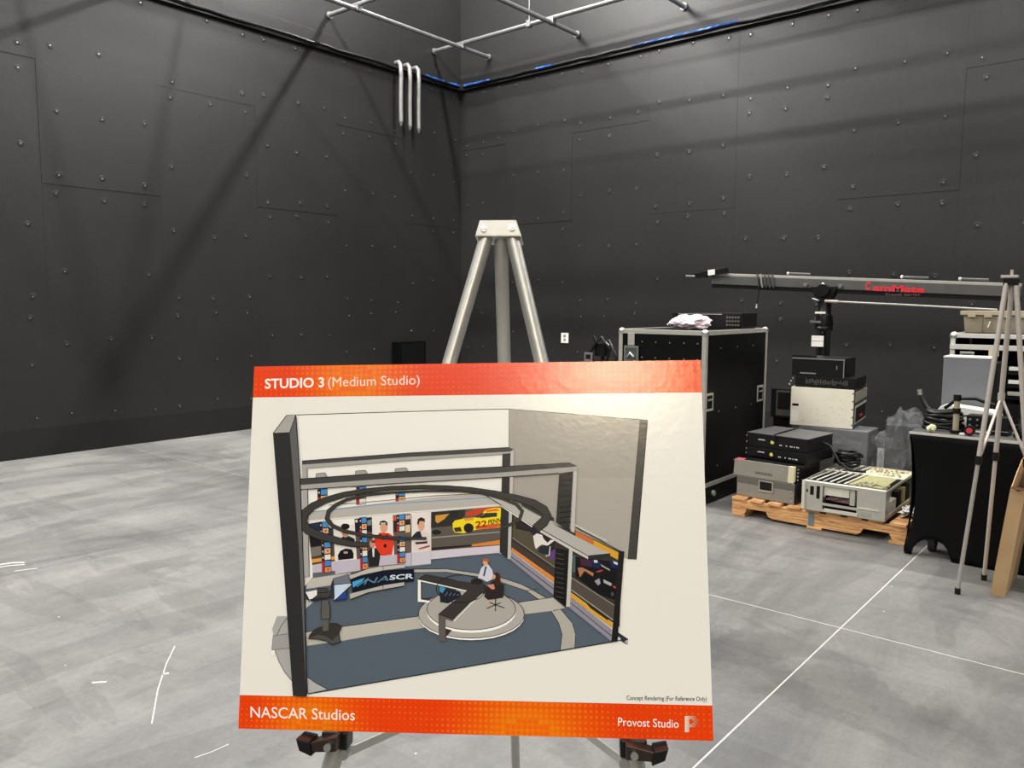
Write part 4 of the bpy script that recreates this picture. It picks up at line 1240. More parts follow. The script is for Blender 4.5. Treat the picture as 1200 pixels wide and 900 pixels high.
u2 = thing('rack_recorder', 'light grey rack unit with raised front, under the black rack units', 'rack unit', (-2.405, 5.425, PT + .146), R(-3))
MB().box(.02, .45, .03, .44, 0.0, .108).build('chassis', M_blk, u2, bevel=.003)
MB().prism([(0, .0), (.030, .012), (.030, .112), (.012, .112)], lambda a_, b_, d: (d, a_ - .012, b_), 0, .405).build('front_panel', DG, u2, bevel=.002)
MB().prism([(0, .0), (.034, .012), (.034, .114), (.010, .114)], lambda a_, b_, d: (d, a_ - .013, b_), .406, .450).build('end_cap', mat('beige_cap', rgb(196, 188, 156), .5), u2, bevel=.003)
MB().box(.0, .06, .02, .06, .1125, .1145).build('red_tape', mat('red_tape', rgb(226, 62, 84), .6), u2)
screws(MB(), (.04, .365), (.085,), .0).build('screws', M_chrome, u2)['kind'] = 'stuff'
screws(MB(), (.462,), (.02, .045, .07, .095), .03).build('side_screws', M_chrome, u2)['kind'] = 'stuff'
lg = MB()
for k in range(7):
    lg.box(.165 + k * .019, .165 + k * .019 + .013, -.0105, -.0095, .028, .046)
lg.build('faint_lettering', mat('etched_letter', rgb(98, 92, 84), .5), u2)

# ---- two black rack units with yellow stickers
YEL = mat('yellow_sticker', rgb(214, 206, 118), .6)
def blackunit(label, loc, rz, h_, lid):
    t = thing('router_unit', label, 'rack unit', loc, rz, 'black rack units on the pallet')
    MB().box(.0, .46, .0, .40, 0.0, h_ - (.006 if lid else 0)).build('chassis', M_blk, t, bevel=.003)
    if lid:
        MB().box(-.004, .464, -.006, .41, h_ - .0055, h_).build('lid', mat('worn_black_lid', rgb(74, 74, 74), .5, noise=.15, nscale=25), t, bevel=.001)
    s_ = MB().lathe([(.014, 0), (.013, .003)], (0, 0, 0), 12).build('sticker', YEL, t)
    s_.location = (.195, -.0005, h_ * .45); s_.rotation_euler = (R(90), 0, 0)
    m_ = MB()
    for k in range(5): m_.box(.085 + k * .011, .085 + k * .011 + .007, -.001, .0, h_ * .5, h_ * .5 + .008)
    for x in (.25, .262, .30, .33, .342, .36, .378, .39): m_.box(x, x + .007, -.001, .0, h_ * .28, h_ * .28 + .008)
    m_.build('white_marks', M_white, t)['kind'] = 'stuff'
    MB().box(-.012, .0, -.004, .02, .004, h_ - .008).build('rack_ear', M_blk, t)
    screws(MB(), (-.006,), (h_ * .3, h_ * .75), -.004, .005).build('ear_screws', M_chrome, t)['kind'] = 'stuff'
    return t
z3 = PT + .146 + .1155
bu1 = blackunit('lower black rack unit with yellow sticker, without a lid', (-2.385, 5.60, z3), R(-8), .072, False)
bu2 = blackunit('upper black rack unit with dusty grey lid and yellow sticker', (-2.390, 5.615, z3 + .073), R(-6), .102, True)
# cable hanging over the lid
tag(MB().tube([(-2.16, 5.98, z3 + .183), (-2.17, 5.80, z3 + .181), (-2.178, 5.58, z3 + .181), (-2.18, 5.568, z3 + .165), (-2.182, 5.568, z3 + .13)], .0055, 8).build('patch_cable', M_blk),
    'thin black cable hanging over front of the upper black rack unit', 'cable')

# ---- open grey server chassis
GA = mat('galvanised_grey', rgb(176, 174, 164), .42, metal=.25, noise=.06, nscale=20)
GL = mat('galvanised_light', rgb(206, 203, 190), .42, metal=.2, noise=.06, nscale=20)
PCB = mat('circuit_board', rgb(150, 148, 104), .5, noise=.25, nscale=40)
ch = thing('server_chassis', 'open grey server chassis without lid on pallet front', 'server', (-1.868, 5.315, PT + .001), R(1))
CW, CD, CH = .525, .80, .195
MB().box(0, CW, 0.0, CD, 0, .003).build('bottom_plate', GA, ch)
def frontpl():
    mb = MB()
    # plate split around its openings
    mb.box(0, .135, 0, .003, 0.003, CH)
    mb.box(.135, .352, 0, .003, .003, .022)
    mb.box(.135, .352, 0, .003, .045, .062)
    mb.box(.135, .352, 0, .003, .178, CH)
    mb.box(.352, CW, 0, .003, .003, CH)
    return mb
MB_front = frontpl().build('front_plate', GA, ch)
MB().box(.0, .02, -.010, 0.0, .003, CH + .004).build('front_flange', GL, ch)
MB().box(.136, .352, .06, .063, .003, CH - .02).build('inner_wall', M_blkm, ch)
MB().box(.14, .30, .012, .06, .115, .178).build('drive_bay', GL, ch)
MB().box(.305, .335, .01, .06, .07, .178).build('drive_bracket', GA, ch)
MB().box(.15, .36, -.006, .0, .006, .028).build('pull_tab', GL, ch)
MB().box(.36, .49, -.004, 0, .060, .070).build('stiffener', GL, ch)
MB().box(.38, .44, -.003, 0, .015, .045).build('cover_plate', DG2, ch)
for x0, x1, z0, z1 in ((.052, .076, .105, .165), (.094, .116, .085, .17), (.028, .038, .12, .14)):
    MB().box(x0, x1, -.0006, -.0001, z0, z1).build('slot', M_blkm, ch)
dt = MB()
for k in range(14): dt.tube([(.15 + random.uniform(0, .19), .05, .075 + random.uniform(0, .03)), (.15 + random.uniform(0, .19), .03, .075 + random.uniform(0, .03))], .008, 6)
dt.build('wiring', mat('mixed_wire', rgb(110, 84, 84), .5, noise=.5, nscale=60), ch)['kind'] = 'stuff'
MB().box(CW - .003, CW, .003, .10, .003, CH).build('side_plate', GA, ch)
MB().box(CW - .003, CW, .10, CD, CH - .018, CH).build('side_rail', GL, ch)
MB().box(CW - .003, CW, .10, CD, .003, .03).build('side_rail', GL, ch)
MB().box(0, .003, .003, CD, .003, CH).build('side_plate', GA, ch)
MB().box(.003, CW - .003, CD - .003, CD, .003, CH).build('back_plate', GA, ch)
MB().box(CW - .05, CW - .006, .14, .30, .004, .10).build('power_block', mat('pale_block', rgb(170, 166, 156), .5, noise=.2, nscale=50), ch)
for k, (y, m_) in enumerate(((.34, M_blkm), (.46, PCB), (.58, M_blkm))):
    MB().box(CW - .045, CW - .006, y, y + .09, .004, .13).build('side_module', m_, ch)
for k in range(6):
    MB().bar((.03 + k * .045, .06, CH + .003), (.06 + k * .045, .47, CH + .003), .013, .003).build('card_rail', GL if k % 2 else GA, ch)
MB().box(.003, .30, .05, .46, CH - .03, CH - .026).build('card_tray', M_blkm, ch)
MB().box(.26, .48, .10, .46, CH - .010, CH - .004).build('circuit_board', PCB, ch)
MB().box(.003, CW - .003, .46, .50, CH - .004, CH).build('cross_beam', GL, ch)
MB().box(.003, CW - .003, 0.003, .045, CH - .003, CH).build('top_lip', GL, ch)
MB().box(.24, CW - .003, .50, CD - .004, CH - .012, CH - .006).build('circuit_board', mat('beige_board', rgb(196, 186, 150), .5, noise=.2, nscale=30), ch)
for k in range(4):
    MB().bar((.04 + k * .055, .51, CH + .001), (.07 + k * .055, .78, CH + .001), .016, .003).build('card_rail', GL, ch)
cp = MB()
for k in range(40):
    x, y = random.uniform(.30, .50), random.uniform(.06, .20)
    cp.box(x, x + .012, y, y + .012, CH - .004, CH + random.uniform(0, .012))
for k in range(40):
    x, y = random.uniform(.26, .50), random.uniform(.52, .76)
    cp.box(x, x + .014, y, y + .010, CH - .006, CH + random.uniform(-.002, .01))
cp.build('components', mat('component_mix', rgb(164, 158, 136), .5, noise=.5, nscale=70), ch)['kind'] = 'stuff'
tag(MB().tube([(-1.905, 5.80, z3 + .12), (-1.85, 5.79, z3 + .11), (-1.78, 5.78, z3 - .0), (-1.70, 5.77, PT + CH + .02), (-1.60, 5.80, PT + CH + .018)], .009, 8).build('power_cable', M_blk),
    'black cable running from the rack units onto the open chassis', 'cable')
# heap of cables on the chassis beside the rack units
hp = thing('cable_heap', 'tangled heap of black cables on chassis beside black rack units', 'cable', (-1.775, 5.97, PT + CH + .006))
for k in range(7):
    pts = []
    ph = random.uniform(0, 6)
    for i in range(14):
        an = ph + i * .62
        rr = .06 + .05 * random.random()
        pts.append((rr * cos(an) * .9, rr * sin(an), .012 + .014 * k + .016 * random.random()))
    MB().tube(pts, .009, 6).build('loop', M_blk, hp)

# debris at the pallet's right end
t = thing('power_supply', 'grey power brick standing right of the open chassis', 'power supply', (-1.285, 5.80, PT + .001))
MB().box(0, .06, 0, .14, .05, .20).build('body', DG, t, bevel=.008)
MB().box(.004, .056, .01, .13, 0, .05).build('foot_block', M_blkm, t)
tw = lump('plastic_scrap', mat('white_scrap', rgb(214, 210, 204), .5, noise=.3, nscale=20), (-1.265, 5.60, PT + .03), (.05, .10, .03), .9, 3.0, 9, sub=3, floor_z=PT + .001)
tag(tw, 'crumpled white plastic scrap on pallet right edge', 'scrap')

# ---- plastic wrapped boxes behind
def wrapmat():
    m, nt, b = node_mat('clear_wrap')
    b.inputs['Base Color'].default_value = (.36, .37, .39, 1)
    b.inputs['Roughness'].default_value = .16
    b.inputs['Alpha'].default_value = .18
    b.inputs['Specular IOR Level'].default_value = 1.0
    tc = nt.nodes.new('ShaderNodeTexCoord'); n = nt.nodes.new('ShaderNodeTexNoise'); n.inputs['Scale'].default_value = 16; n.inputs['Detail'].default_value = 6; n.inputs['Distortion'].default_value = 2
    nt.links.new(tc.outputs['Object'], n.inputs['Vector'])
    bp_ = nt.nodes.new('ShaderNodeBump'); bp_.inputs['Strength'].default_value = .9; bp_.inputs['Distance'].default_value = .03
    nt.links.new(n.outputs['Fac'], bp_.inputs['Height']); nt.links.new(bp_.outputs['Normal'], b.inputs['Normal'])
    return m
M_wrap = wrapmat()
wb = thing('wrapped_box', 'grey box in clear plastic wrap under the white server', 'box', (-1.965, 6.36, PT + .001), R(2))
MB().box(-.255, .255, -.19, .12, .0, .435).build('box', mat('grey_carton', rgb(98, 100, 102), .6, noise=.15, nscale=10), wb, bevel=.006)
lump('wrap', M_wrap, (0, -.035, .2115), (.262, .168, .2045), .10, 2.6, 2, wb, sub=4, box=.85, floor_z=.0015)
wb2 = thing('wrapped_bundle', 'tall bundle in clear plastic wrap right of the white server', 'bundle', (-1.490, 6.275, PT + .001), R(4))
MB().box(-.11, .12, -.05, .10, .0, .50).build('core_box', mat('dark_grey_panel', rgb(58, 60, 62), .5, noise=.2, nscale=8), wb2, bevel=.006)
lump('wrap', M_wrap, (.008, .02, .285), (.155, .12, .300), .34, 1.7, 6, wb2, sub=4, box=.45, floor_z=.0015)
gb = thing('grey_box', 'pale grey box on floor between pallet and table', 'box', (-1.40, 6.72, .0005))
MB().box(-.12, .12, -.15, .15, 0, .33).build('body', mat('pale_grey_box', rgb(168, 166, 160), .5, noise=.05), gb, bevel=.006)
MB().box(-.125, .125, -.155, .155, .33, .36).build('lid', mat('pale_grey_lid', rgb(196, 194, 188), .5), gb, bevel=.004)
# small monitor tucked beside the case
sm = thing('small_monitor', 'small boxy black monitor between road case and white server', 'monitor', (-2.625, 6.62, .0005), R(8))
MB().box(0, .17, 0, .16, .55, .80).build('body', M_blk, sm, bevel=.008)
MB().box(.045, .172, -.006, 0, .57, .785).build('bezel', mat('grey_bezel', rgb(86, 84, 80), .5), sm, bevel=.004)
MB().box(.058, .160, -.008, -.006, .625, .77).build('screen', M_blk, sm)
MB().box(.02, .15, .02, .14, 0, .55).build('stand', M_blkm, sm)

# ---- white server on the wrapped box, computers on top
WZ = PT + .44
IV = mat('ivory_enamel', rgb(226, 221, 204), .45, noise=.03, nscale=10)
ws = thing('server', 'ivory white rack server lying on the plastic wrapped box', 'server', (-2.285, 6.165, WZ), R(7.7))
sw, sd, sh = .458, .58, .298
MB().box(0, sw, 0, sd, 0, sh).build('case', IV, ws, bevel=.003)
MB().box(.012, .06, -.001, 0, .150, .168).build('badge', M_blkm, ws)
MB().box(.01, .065, -.001, 0, .03, .115).build('label', mat('label_white', rgb(236, 234, 226), .5), ws)
pf = MB()
for k in range(18): 
    x, z = random.uniform(.08, .44), random.uniform(.03, .27)
    pf.tube([(x, 0, z), (x, -.0012, z)], .0028, 6)
pf.build('perforations', DG, ws)['kind'] = 'stuff'
fp = MB().box(sw, sw + .006, .0, sd, 0, sh).build('front_bezel', mat('dark_bezel', rgb(64, 62, 58), .5), ws, bevel=.002)
MB().box(sw + .006, sw + .012, .02, sd - .02, .20, .275).build('vent_panel', DG, fp)
MB().box(sw + .006, sw + .010, .03, sd - .02, .03, .17).build('bay_frame', GA, fp)
MB().box(sw + .010, sw + .012, .05, sd - .04, .045, .155).build('bay_door', M_blk, fp)
MB().tube([(sw + .014, .24, .075), (sw + .016, .30, .085), (sw + .014, .32, .06)], .006, 6).build('red_lead', mat('dull_red', rgb(150, 40, 50), .5), fp)
screws(MB(), (sw - .006,), (.03, .09, .15, .21, .27), 0, .005).build('screws', M_blkm, ws)['kind'] = 'stuff'
pz = WZ + sh + .001
b1 = thing('rack_switch', 'black rack unit with worn face, on top of white server', 'rack unit', (-2.265, 6.19, pz), R(5))
MB().box(0, .44, 0, .40, 0, .085).build('chassis', M_blk, b1, bevel=.003)
nb_ = MB()
for k in range(26): nb_.box(.08 + k * .012, .086 + k * .012, -.002, 0, .02 + .02 * random.random(), .05 + .02 * random.random())
nb_.build('worn_marks', mat('worn_grey', rgb(74, 72, 68), .6), b1)['kind'] = 'stuff'
for k in range(3): MB().ball((-.03 - k * .014, .05, .06 - k * .025), .010).build('plug', M_chrome, b1)
b2 = thing('desktop_computer', 'black desktop computer with silver trim, top of the stack', 'computer', (-2.30, 6.20, pz + .0855), R(3))
MB().box(0, .385, 0, .36, 0, .142).build('case', M_blk, b2, bevel=.004)
MB().box(.0, .385, -.003, 0, .132, .140).build('trim', M_chrome, b2)
MB().box(.065, .185, -.003, 0, .018, .028).build('badge', M_chrome, b2)
MB().box(.335, .341, -.003, 0, .06, .09).build('button', M_chrome, b2)
MB().box(.385, .391, .0, .01, .0, .142).build('edge_trim', M_chrome, b2)
MB().box(.387, .390, .05, .30, .02, .12).build('side_vent', M_blkm, b2)
tag(MB().bar((-2.33, 6.27, pz + .2355), (-2.15, 6.32, pz + .2355), .02, .014).build('remote_control', M_blk), 'slim black bar lying on the desktop computer', 'remote')

# ---- camera crane behind the stack
jib = thing('camera_crane', 'grey camera crane arm on black column, behind the equipment stack', 'camera crane', (-2.40, 7.2, 0))
def J(x, y, z): return (x, y, z)
AR = mat('crane_grey', rgb(88, 87, 85), .42, metal=.25, noise=.08, nscale=10)
ARt = mat('crane_top_silver', rgb(178, 174, 168), .38, metal=.3, noise=.06, nscale=10)
xl, xr_ = -1.07, 1.47
zl, zr = 1.779, 1.645
def az(x): return zl + (zr - zl) * (x - xl) / (xr_ - xl)
MB().bar((xl, 0, az(xl) - .030), (xr_, 0, az(xr_) - .030), .075, .078).build('arm', AR, jib, bevel=.004)
MB().bar((xl, 0, az(xl) + .022), (xr_, 0, az(xr_) + .022), .080, .024).build('arm_top', ARt, jib, bevel=.003)
MB().bar((xl, .005, az(xl) - .088), (xr_, .005, az(xr_) - .088), .06, .034).build('lower_beam', M_blk, jib)
hd = MB().bar((xl - .16, -.03, az(xl) + .01), (xl + .16, -.05, az(xl) + .055), .07, .05).build('camera_plate', M_blk, jib, bevel=.004)
MB().bar((xl - .015, -.08, az(xl) + .034), (xl + .055, -.084, az(xl) + .042), .012, .052).build('white_tape', M_white, hd)
MB().tube([(xl - .28, -.02, az(xl) + .01), (xl - .05, -.02, az(xl) - .005)], .012, 8).build('nose_rod', AR, jib)
for k in range(5):
    x = xl + .46 + k * .035
    MB().tube([(x, -.05, az(x) + .04), (x + .012, -.055, az(x) - .04), (x + .02, -.045, az(x) - .085)], .007, 6).build('strap_wrap', M_easel2 if k == 1 else AR, jib)
MB().tube([(xl + .48, -.055, az(xl) - .03), (xl + .485, -.055, az(xl) - .16), (xl + .47, -.055, az(xl) - .27)], .004, 6).build('hanging_strap', M_blk, jib)
MB().tube([(xl + .47, -.055, az(xl) - .26), (xl + .468, -.055, az(xl) - .30)], [.006, .012], 8).build('strap_tip', M_easel2, jib)
for x in (xl + .73, .62, 1.05):
    MB().tube([(x, 0, az(x) + .055), (x + .2, 0, az(x + .2) + .055)], .009, 8).build('top_rod', AR, jib)
    MB().ball((x, 0, az(x) + .055), .014).build('rod_end', M_chrome, jib)
for x in (-.16, .14):
    MB().tube([(x, -.045, az(x) - .04), (x, -.058, az(x) - .04)], .018, 12).build('bolt', M_chrome, jib)
MB().prism([(-.12, -.02), (.12, -.02), (.05, -.16), (-.05, -.16)], lambda a_, b_, d: (a_, d, az(0) - .03 + b_), -.052, .052).build('pivot_yoke', M_blk, jib, bevel=.006)
MB().tube([(-.03, -.06, az(0) - .05), (.0, -.068, az(0) - .02), (.02, -.066, az(0) - .06), (-.02, -.064, az(0) - .08)], .006, 6).build('shackle', M_chrome, jib)
MB().tube([(-.09, -.06, az(0) - .155), (-.03, -.065, az(0) - .175)], .007, 6).build('lock_lever', M_chrome, jib)
MB().lathe([(.058, .0), (.058, .26), (.075, .265), (.075, .30), (.055, .305), (.055, .52)], (0, 0, 1.02), 16).build('column_head', M_blk, jib)
MB().lathe([(.30, 0), (.30, .05), (.10, .08), (.065, .12), (.062, 1.02)], (0, 0, .0005), 20).build('column', M_blk, jib)
MB().bar((-.10, -.06, 1.365), (.0, -.075, 1.36), .014, .02).build('lever', M_chrome, jib)
MB().box(-.055, .035, -.082, -.074, 1.435, 1.452).build('collar_tag', M_white, jib)
for z in (1.145, 1.195): MB().box(-.075, .03, -.084, -.076, z, z + .046).build('paper_label', M_white, jib)
MB().tube([(0, -.085, az(0) - .085), (0, .085, az(0) - .085)], .055, 16).build('pivot_hub', M_blk, jib)
MB().lathe([(.070, 0), (.078, .04), (.066, .12)], (0, 0, 1.30), 16).build('pan_drum', M_blk, jib)
MB().ball((.02, -.078, 1.265), .016).build('knob', M_blk, jib)
MB().tube([(.02, -.06, 1.545), (.65, -.06, 1.515), (1.33, -.06, 1.478)], .0085, 8).build('tie_rod', ARt, jib)
MB().tube([(.02, -.06, 1.545), (.13, -.06, 1.540)], .014, 8).build('rod_sleeve', M_easel2, jib)
RED = mat('red_lettering', rgb(214, 34, 48), .5)
def arm_text(body, x0, x1, cap, dz, m, bold=.01):
    V, F, chh = text_mesh(body, bold)
    a0, a1 = min(v.x for v in V), max(v.x for v in V)
    P = []
    for v in V:
        x = x0 + (x1 - x0) * (v.x - a0) / (a1 - a0)
        P.append((x, -.0385 - .0006, az(x) + dz + v.y / chh * cap))
    return MB().add(P, F).build('lettering', m, jib, fix=False)
arm_text('C', .345, .385, .066, -.062, RED, .05)
arm_text('amMate', .405, .805, .052, -.066, RED, .04)
V_, F_, c_ = text_mesh('Travel Series', 0)
a0_, a1_ = min(v.x for v in V_), max(v.x for v in V_)
MB().add([(.50 + .27 * (v.x - a0_) / (a1_ - a0_), -.0265, az(.62) - .100 + v.y / c_ * .02) for v in V_], F_).build('lettering', mat('faded_letter', rgb(130, 90, 90), .5), jib, fix=False)

# ================================================================== TABLE AND WHAT IS ON IT
TX0, TX1, TY0, TY1, TZ = -1.19, .42, 5.165, 5.93, .752
tb = thing('folding_table', 'folding table under a tight black stretch cover', 'table', ((TX0 + TX1) / 2, (TY0 + TY1) / 2, 0))
ox, oy = (TX0 + TX1) / 2, (TY0 + TY1) / 2
CLOTH = mat('black_stretch_fabric', (0.0034, 0.0034, 0.0037, 1), .85, spec=.1, noise=.15, nscale=60)
CLOTHT = mat('charcoal_table_fabric', rgb(60, 59, 58), .7, noise=.1, nscale=60)
hx, hy = (TX1 - TX0) / 2, (TY1 - TY0) / 2
MB().box(-hx, hx, -hy, hy, TZ - .022, TZ).build('tabletop', CLOTHT, tb, bevel=.006)
MB().box(-hx - .001, hx + .001, -hy - .002, -hy + .004, TZ - .012, TZ + .002).build('hem', mat('pale_hem', rgb(186, 182, 174), .6), tb)
# stretch cover: sides pulled in at mid height, feet out at the corners, arch beside each foot
def cover_side(p0, p1, n_out, name, front=False):
    """strip from corner p0 to corner p1"""
    NU, NV = 72, 20
    P, F = [], []
    d = Vector((p1[0] - p0[0], p1[1] - p0[1], 0)); Ln = d.length; d.normalize()
    no = Vector((n_out[0], n_out[1], 0))
    def hem_z(s_):
        e_ = min(s_, Ln - s_)
        if front:
            if .045 < e_ < .245:
                q = (e_ - .145) / .10
                return .115 * math.sqrt(max(0, 1 - q * q)) ** .6
            return .004
        if e_ > .05:      # the other sides are cut in one high arch
            q = (e_ - .05) / (Ln / 2 - .05)
            return .004 + .34 * math.sin(q * pi / 2) ** .5
        return .004
    for i in range(NU + 1):
        # denser at the ends
        q = i / NU
        s_ = Ln * (.5 - .5 * cos(pi * q))
        hz_ = hem_z(s_)
        for j in range(NV + 1):
            z = TZ - .012 - (TZ - .012 - hz_) * j / NV
            v = 1 - z / TZ
            pull_end = .042 * max(0, sin(pi * min(1, v / .93))) ** .7 + .012 * v
            pull_mid = .018 * sin(pi * v)
            e_ = s_ / Ln * 2 - 1
            off = -pull_mid * (1 - e_ * e_)
            along = (-e_) * pull_end * abs(e_) ** 3 - (0)
            base = Vector((p0[0], p0[1], 0)) + d * (s_ + along + (.0)) + no * (off - pull_end * abs(e_) ** 6 * .5 + .002)
            P.append((base.x, base.y, z))
    for i in range(NU):
        for j in range(NV):
            a_ = i * (NV + 1) + j
            F.append((a_, a_ + 1, a_ + NV + 2, a_ + NV + 1))
    o = MB().add(P, F, smooth=True).build(name, CLOTH, tb, fix=False)
    md = o.modifiers.new('s', 'SOLIDIFY'); md.thickness = .003; md.offset = 1
for p0, p1, no in (((-hx, -hy), (hx, -hy), (0, -1)), ((hx, -hy), (hx, hy), (1, 0)), ((hx, hy), (-hx, hy), (0, 1)), ((-hx, hy), (-hx, -hy), (-1, 0))):
    cover_side(p0, p1, no, 'cover_side', no == (0, -1))
for sx in (-1, 1):
    for sy in (-1, 1):
        MB().tube([(sx * (hx - .30), sy * (hy - .08), .002), (sx * (hx - .30), sy * (hy - .08), TZ - .022)], .014, 10).build('leg', M_blk, tb)
cs = thing('caster_wheel', 'dark caster wheel seen through the arch of table cover', 'wheel', (-1.065, 5.34, .0005))
MB().tube([(-.018, 0, .052), (.018, 0, .052)], .052, 18).build('wheel', mat('rubber', rgb(40, 40, 40), .7), cs)
MB().box(-.03, .03, -.02, .02, .06, .16).build('fork', M_blk, cs)

# grey cabinet, white unit, transmitter, coil and small things on the table
def put(name, label, cat, x, y, rz=0, z=TZ + .001): return thing(name, label, cat, (x, y, z), rz)
gp = put('grey_cabinet', 'blue grey metal cabinet standing at back of black table', 'cabinet', -1.135, 5.70, R(1))
MB().box(0, .265, 0, .20, 0, .422).build('body', mat('blue_grey_metal', rgb(112, 114, 119), .5, noise=.04, nscale=6), gp, bevel=.004)
MB().box(-.002, .267, -.004, .20, .4225, .432).build('top_edge', mat('pale_top', rgb(206, 204, 198), .45), gp, bevel=.002)
MB().box(.268, .30, .0, .20, 0, .40).build('side_case', M_blkm, gp)
wu = put('white_unit', 'white plastic device behind the black cables on table', 'device', -1.125, 5.525, R(-1))
MB().prism([(0, .0), (.0, .09), (.02, .125), (.05, .14), (.30, .115), (.34, .09), (.34, 0)], lambda a_, b_, d: (a_, d, b_), 0, .15).build('shell', M_white, wu, bevel=.006)
for k in range(4): MB().box(.06 + k * .06, .085 + k * .06, -.002, .0, .055, .07).build('slot', M_blkm, wu)
MB().box(.03, .33, -.002, .002, .075, .083).build('groove', M_blkm, wu)
tx = put('transmitter', 'black box with rows of white connectors on table', 'device', -.925, 5.35, R(-2))
MB().box(0, .22, 0, .11, 0, .105).build('body', M_blk, tx, bevel=.004)
for k in range(9):
    MB().tube([(.02 + (k % 5) * .038, -.001, .082 - .034 * (k // 5)), (.02 + (k % 5) * .038, -.008, .082 - .034 * (k // 5))], .006, 8).build('connector', M_chrome, tx)
MB().box(.04, .13, -.003, 0, .006, .018).build('label', M_white, tx)
for k in range(3):
    MB().box(.0, .22, -.004, .0, .022 + k * .0, .026).build('rib', DG, tx) if k == 0 else None
cc = put('cable_coil', 'coil of thick black cable at left end of table', 'cable', -1.055, 5.395)
for k in range(5):
    rr = .105 - .004 * k
    pts = [(rr * 1.05 * cos(2 * pi * i / 28 + k), rr * .62 * sin(2 * pi * i / 28 + k), .014 + .0235 * k + .006 * sin(3 * 2 * pi * i / 28 + k)) for i in range(29)]
    MB().tube(pts, .0115, 8).build('turn', M_blk, cc)
MB().tube([(-.06, -.02, .10), (-.10, .0, .13), (-.125, .01, .17), (-.14, .015, .20)], [.014, .014, .013, .013], 8).build('cable_end', M_blk, cc)
MB().tube([(-.14, .015, .20), (-.147, .017, .235)], .014, 10).build('plug', M_chrome, cc)
MB().tube([(-.0, .03, .13), (.08, -.03, .20), (.17, -.03, .205), (.26, -.0, .17)], .011, 8).build('loose_loop', M_blk, cc)
pp = put('handle_post', 'short tan metal post with black clamp, on the table', 'post', -.965, 5.27)
MB().tube([(0, 0, 0), (0, 0, .02)], .030, 14).build('base', M_blk, pp)
MB().tube([(0, 0, .02), (0, 0, .195)], .016, 14).build('tube', mat('tan_metal', rgb(168, 160, 132), .4, metal=.3), pp)
MB().tube([(0, 0, .12), (0, 0, .15)], .022, 14).build('clamp', M_blk, pp)
MB().tube([(0, 0, .195), (0, 0, .23)], .021, 14).build('cap', M_blk, pp)
yk = lump('tape_ball', mat('yellow_white_paper', rgb(214, 214, 170), .7, noise=.2, nscale=30), (-1.085, 5.235, TZ + .024), (.026, .020, .022), .5, 2, 3, sub=3, floor_z=TZ + .001)
tag(yk, 'small crumpled yellow white paper on table front edge', 'paper')
rd = put('tape_roll', 'small red and black roll on the table top', 'tape', -.885, 5.235)
MB().tube([(0, -.014, .030), (0, .014, .030)], .029, 18).build('roll', M_blk, rd)
MB().tube([(0, -.0155, .030), (0, -.014, .030)], .017, 14).build('core', mat('red_core', rgb(196, 60, 66), .5), rd)
wt = put('white_tag', 'small white tag lying beside the tape roll', 'tag', -.935, 5.215)
MB().box(0, .028, 0, .018, 0, .012).build('tag', M_white, wt, bevel=.003)
for k, (x, y, s_) in enumerate(((-.60, 5.50, .09), (-.62, 5.30, .055), (-.38, 5.46, .10))):
    o = lump('cable_bundle', M_blkm, (x, y, TZ + s_ * .62), (s_, s_ * .8, s_ * .7), .7, 2.4, 11 + k, sub=3, floor_z=TZ + .001)
    tag(o, ('black cable bundle behind thin easel, nearest the transmitter', 'smallest black cable bundle behind the thin easel legs', 'largest black cable bundle at right end of table view')[k], 'cable', 'cable bundles on the table')

# second road case behind the table, open front
rc = thing('road_case', 'open road case with silver edges standing behind black table', 'case', (-1.215, 6.28, 0))
case_shell(rc, .80, .62, 1.315, .10, e=.030, trim=mat('bright_aluminium', rgb(214, 212, 206), .42, metal=.4, noise=.04), open_front=True)
MB().box(.0, .80, -.012, .004, 1.205, 1.24).build('lid_rail', mat('bright_aluminium', rgb(214, 212, 206)), rc, bevel=.003)
lt = MB().box(.065, .155, -.014, .0, 1.10, 1.19).build('latch', M_chrome, rc, bevel=.006)
MB().box(.082, .138, -.016, -.014, 1.115, 1.175).build('latch_recess', mat('latch_dark', rgb(90, 96, 92)), lt)
MB().box(.24, .30, -.014, .0, 1.165, 1.205).build('tape_label', mat('masking_tape', rgb(206, 196, 166), .6), rc)
for k, z in enumerate((1.10, 1.01, .93)):
    d_ = MB().box(.35, .76, .04, .56, z - .06, z).build('rack_drawer', M_blk, rc, bevel=.003)
    MB().box(.36, .75, .030, .04, z - .030, z - .004).build('drawer_pull', M_white if k < 2 else GA, d_, bevel=.003)
MB().box(.02, .78, .03, .6, .30, .84).build('rack_insert', M_blkm, rc)
for x in (.1, .7):
    for y in (.1, .52): MB().tube([(x - .02, y, .05), (x + .02, y, .05)], .048, 14).build('caster', M_blk, rc)
tt = thing('storage_tote', 'tan plastic storage tote on top of the open road case', 'tote', (-1.165, 6.40, 1.317))
TAN = mat('tan_plastic', rgb(142, 132, 112), .55, noise=.06, nscale=12)
tw_, td_, th_ = .40, .30, .155
P = [(.012, .012, 0), (tw_ - .012, .012, 0), (tw_ - .012, td_ - .012, 0), (.012, td_ - .012, 0), (0, 0, th_ - .03), (tw_, 0, th_ - .03), (tw_, td_, th_ - .03), (0, td_, th_ - .03)]
MB().add(P, [(0, 3, 2, 1), (4, 5, 6, 7), (0, 1, 5, 4), (1, 2, 6, 5), (2, 3, 7, 6), (3, 0, 4, 7)]).build('tub', TAN, tt, bevel=.006)
MB().box(-.018, tw_ + .018, -.018, td_ + .018, th_ - .029, th_).build('lid', mat('tan_lid', rgb(164, 154, 132), .5), tt, bevel=.005)
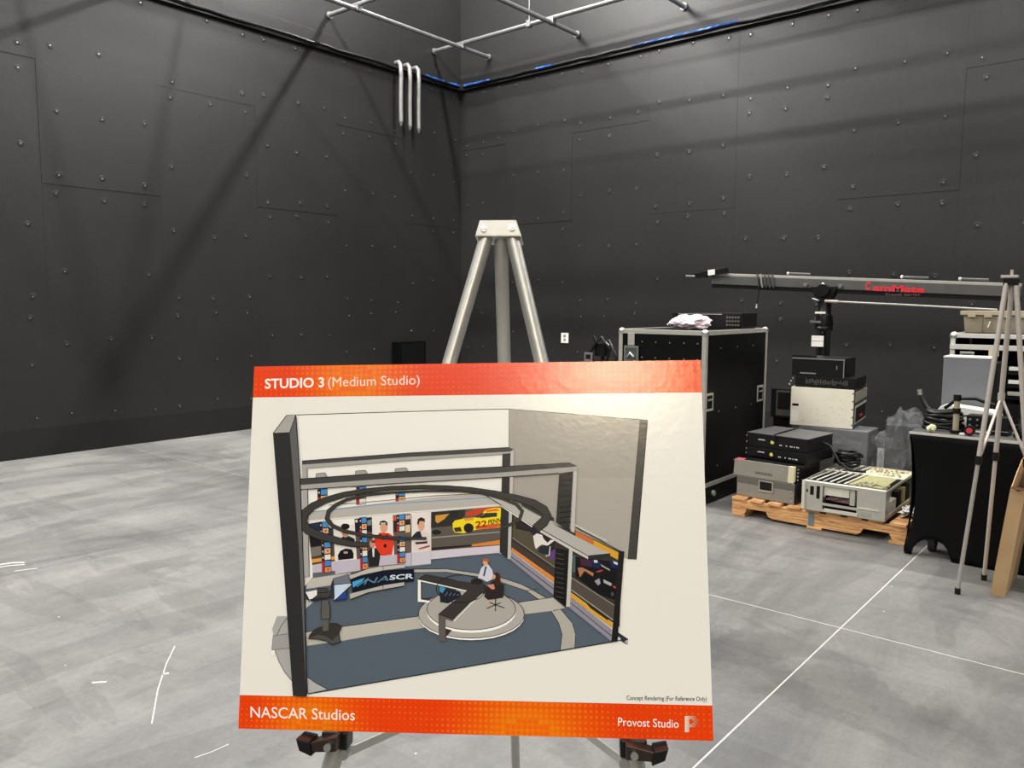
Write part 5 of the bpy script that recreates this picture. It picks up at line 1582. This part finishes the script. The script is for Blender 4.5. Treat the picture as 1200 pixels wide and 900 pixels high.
for x in (.03, .13, .23, .33): MB().box(x, x + .05, -.021, -.012, th_ - .045, th_ - .02).build('lid_flap', mat('tan_lid', rgb(164, 154, 132)), tt, bevel=.004)
MB().box(.115, .119, -.004, .012, .01, th_ - .035).build('rib', TAN, tt)
mk = MB().bar((.155, -.005, .04), (.168, -.003, .085), .004, .008).build('scratch_mark', M_white, tt)

# long cardboard carton leaning by the easel
cb = thing('cardboard_carton', 'tall narrow open cardboard carton by the thin easel', 'carton', (-.655, 4.70, .0005))
CB = mat('corrugated_cardboard', rgb(172, 142, 104), .8, noise=.08, nscale=6)
lean = .058
def cpl(x, y, z): return (x + lean * z / .57, y, z)
def cwall(x0, x1, y0, y1, ztops):
    """thin carton wall with an uneven torn top"""
    n = len(ztops) - 1
    mb = MB()
    for i in range(n):
        xa, xb = x0 + (x1 - x0) * i / n, x0 + (x1 - x0) * (i + 1) / n
        ya, yb = y0 + (y1 - y0) * i / n, y0 + (y1 - y0) * (i + 1) / n
        dx, dy = (0, .005) if abs(x1 - x0) > abs(y1 - y0) else (.005, 0)
        P = [cpl(xa, ya, 0), cpl(xb, yb, 0), cpl(xb + dx, yb + dy, 0), cpl(xa + dx, ya + dy, 0),
             cpl(xa, ya, ztops[i]), cpl(xb, yb, ztops[i + 1]), cpl(xb + dx, yb + dy, ztops[i + 1]), cpl(xa + dx, ya + dy, ztops[i])]
        mb.add(P, [(0, 3, 2, 1), (4, 5, 6, 7), (0, 1, 5, 4), (1, 2, 6, 5), (2, 3, 7, 6), (3, 0, 4, 7)])
    return mb
cwall(0, .066, 0, .012, [.575, .568, .562, .566, .57]).build('front_wall', CB, cb)
cwall(0, 0, .006, .40, [.575, .62, .66, .69, .70, .70]).build('left_wall', CB, cb)
cwall(.061, .061, .014, .40, [.57, .60, .62, .66, .68, .66]).build('right_wall', CB, cb)
cwall(.005, .061, .39, .395, [.69, .70, .69]).build('back_wall', CB, cb)
MB().add([cpl(0, 0, .575), cpl(.066, .012, .570), cpl(.075, -.02, .590), cpl(.010, -.035, .597)], [(0, 1, 2, 3)]).build('torn_flap', CB, cb)
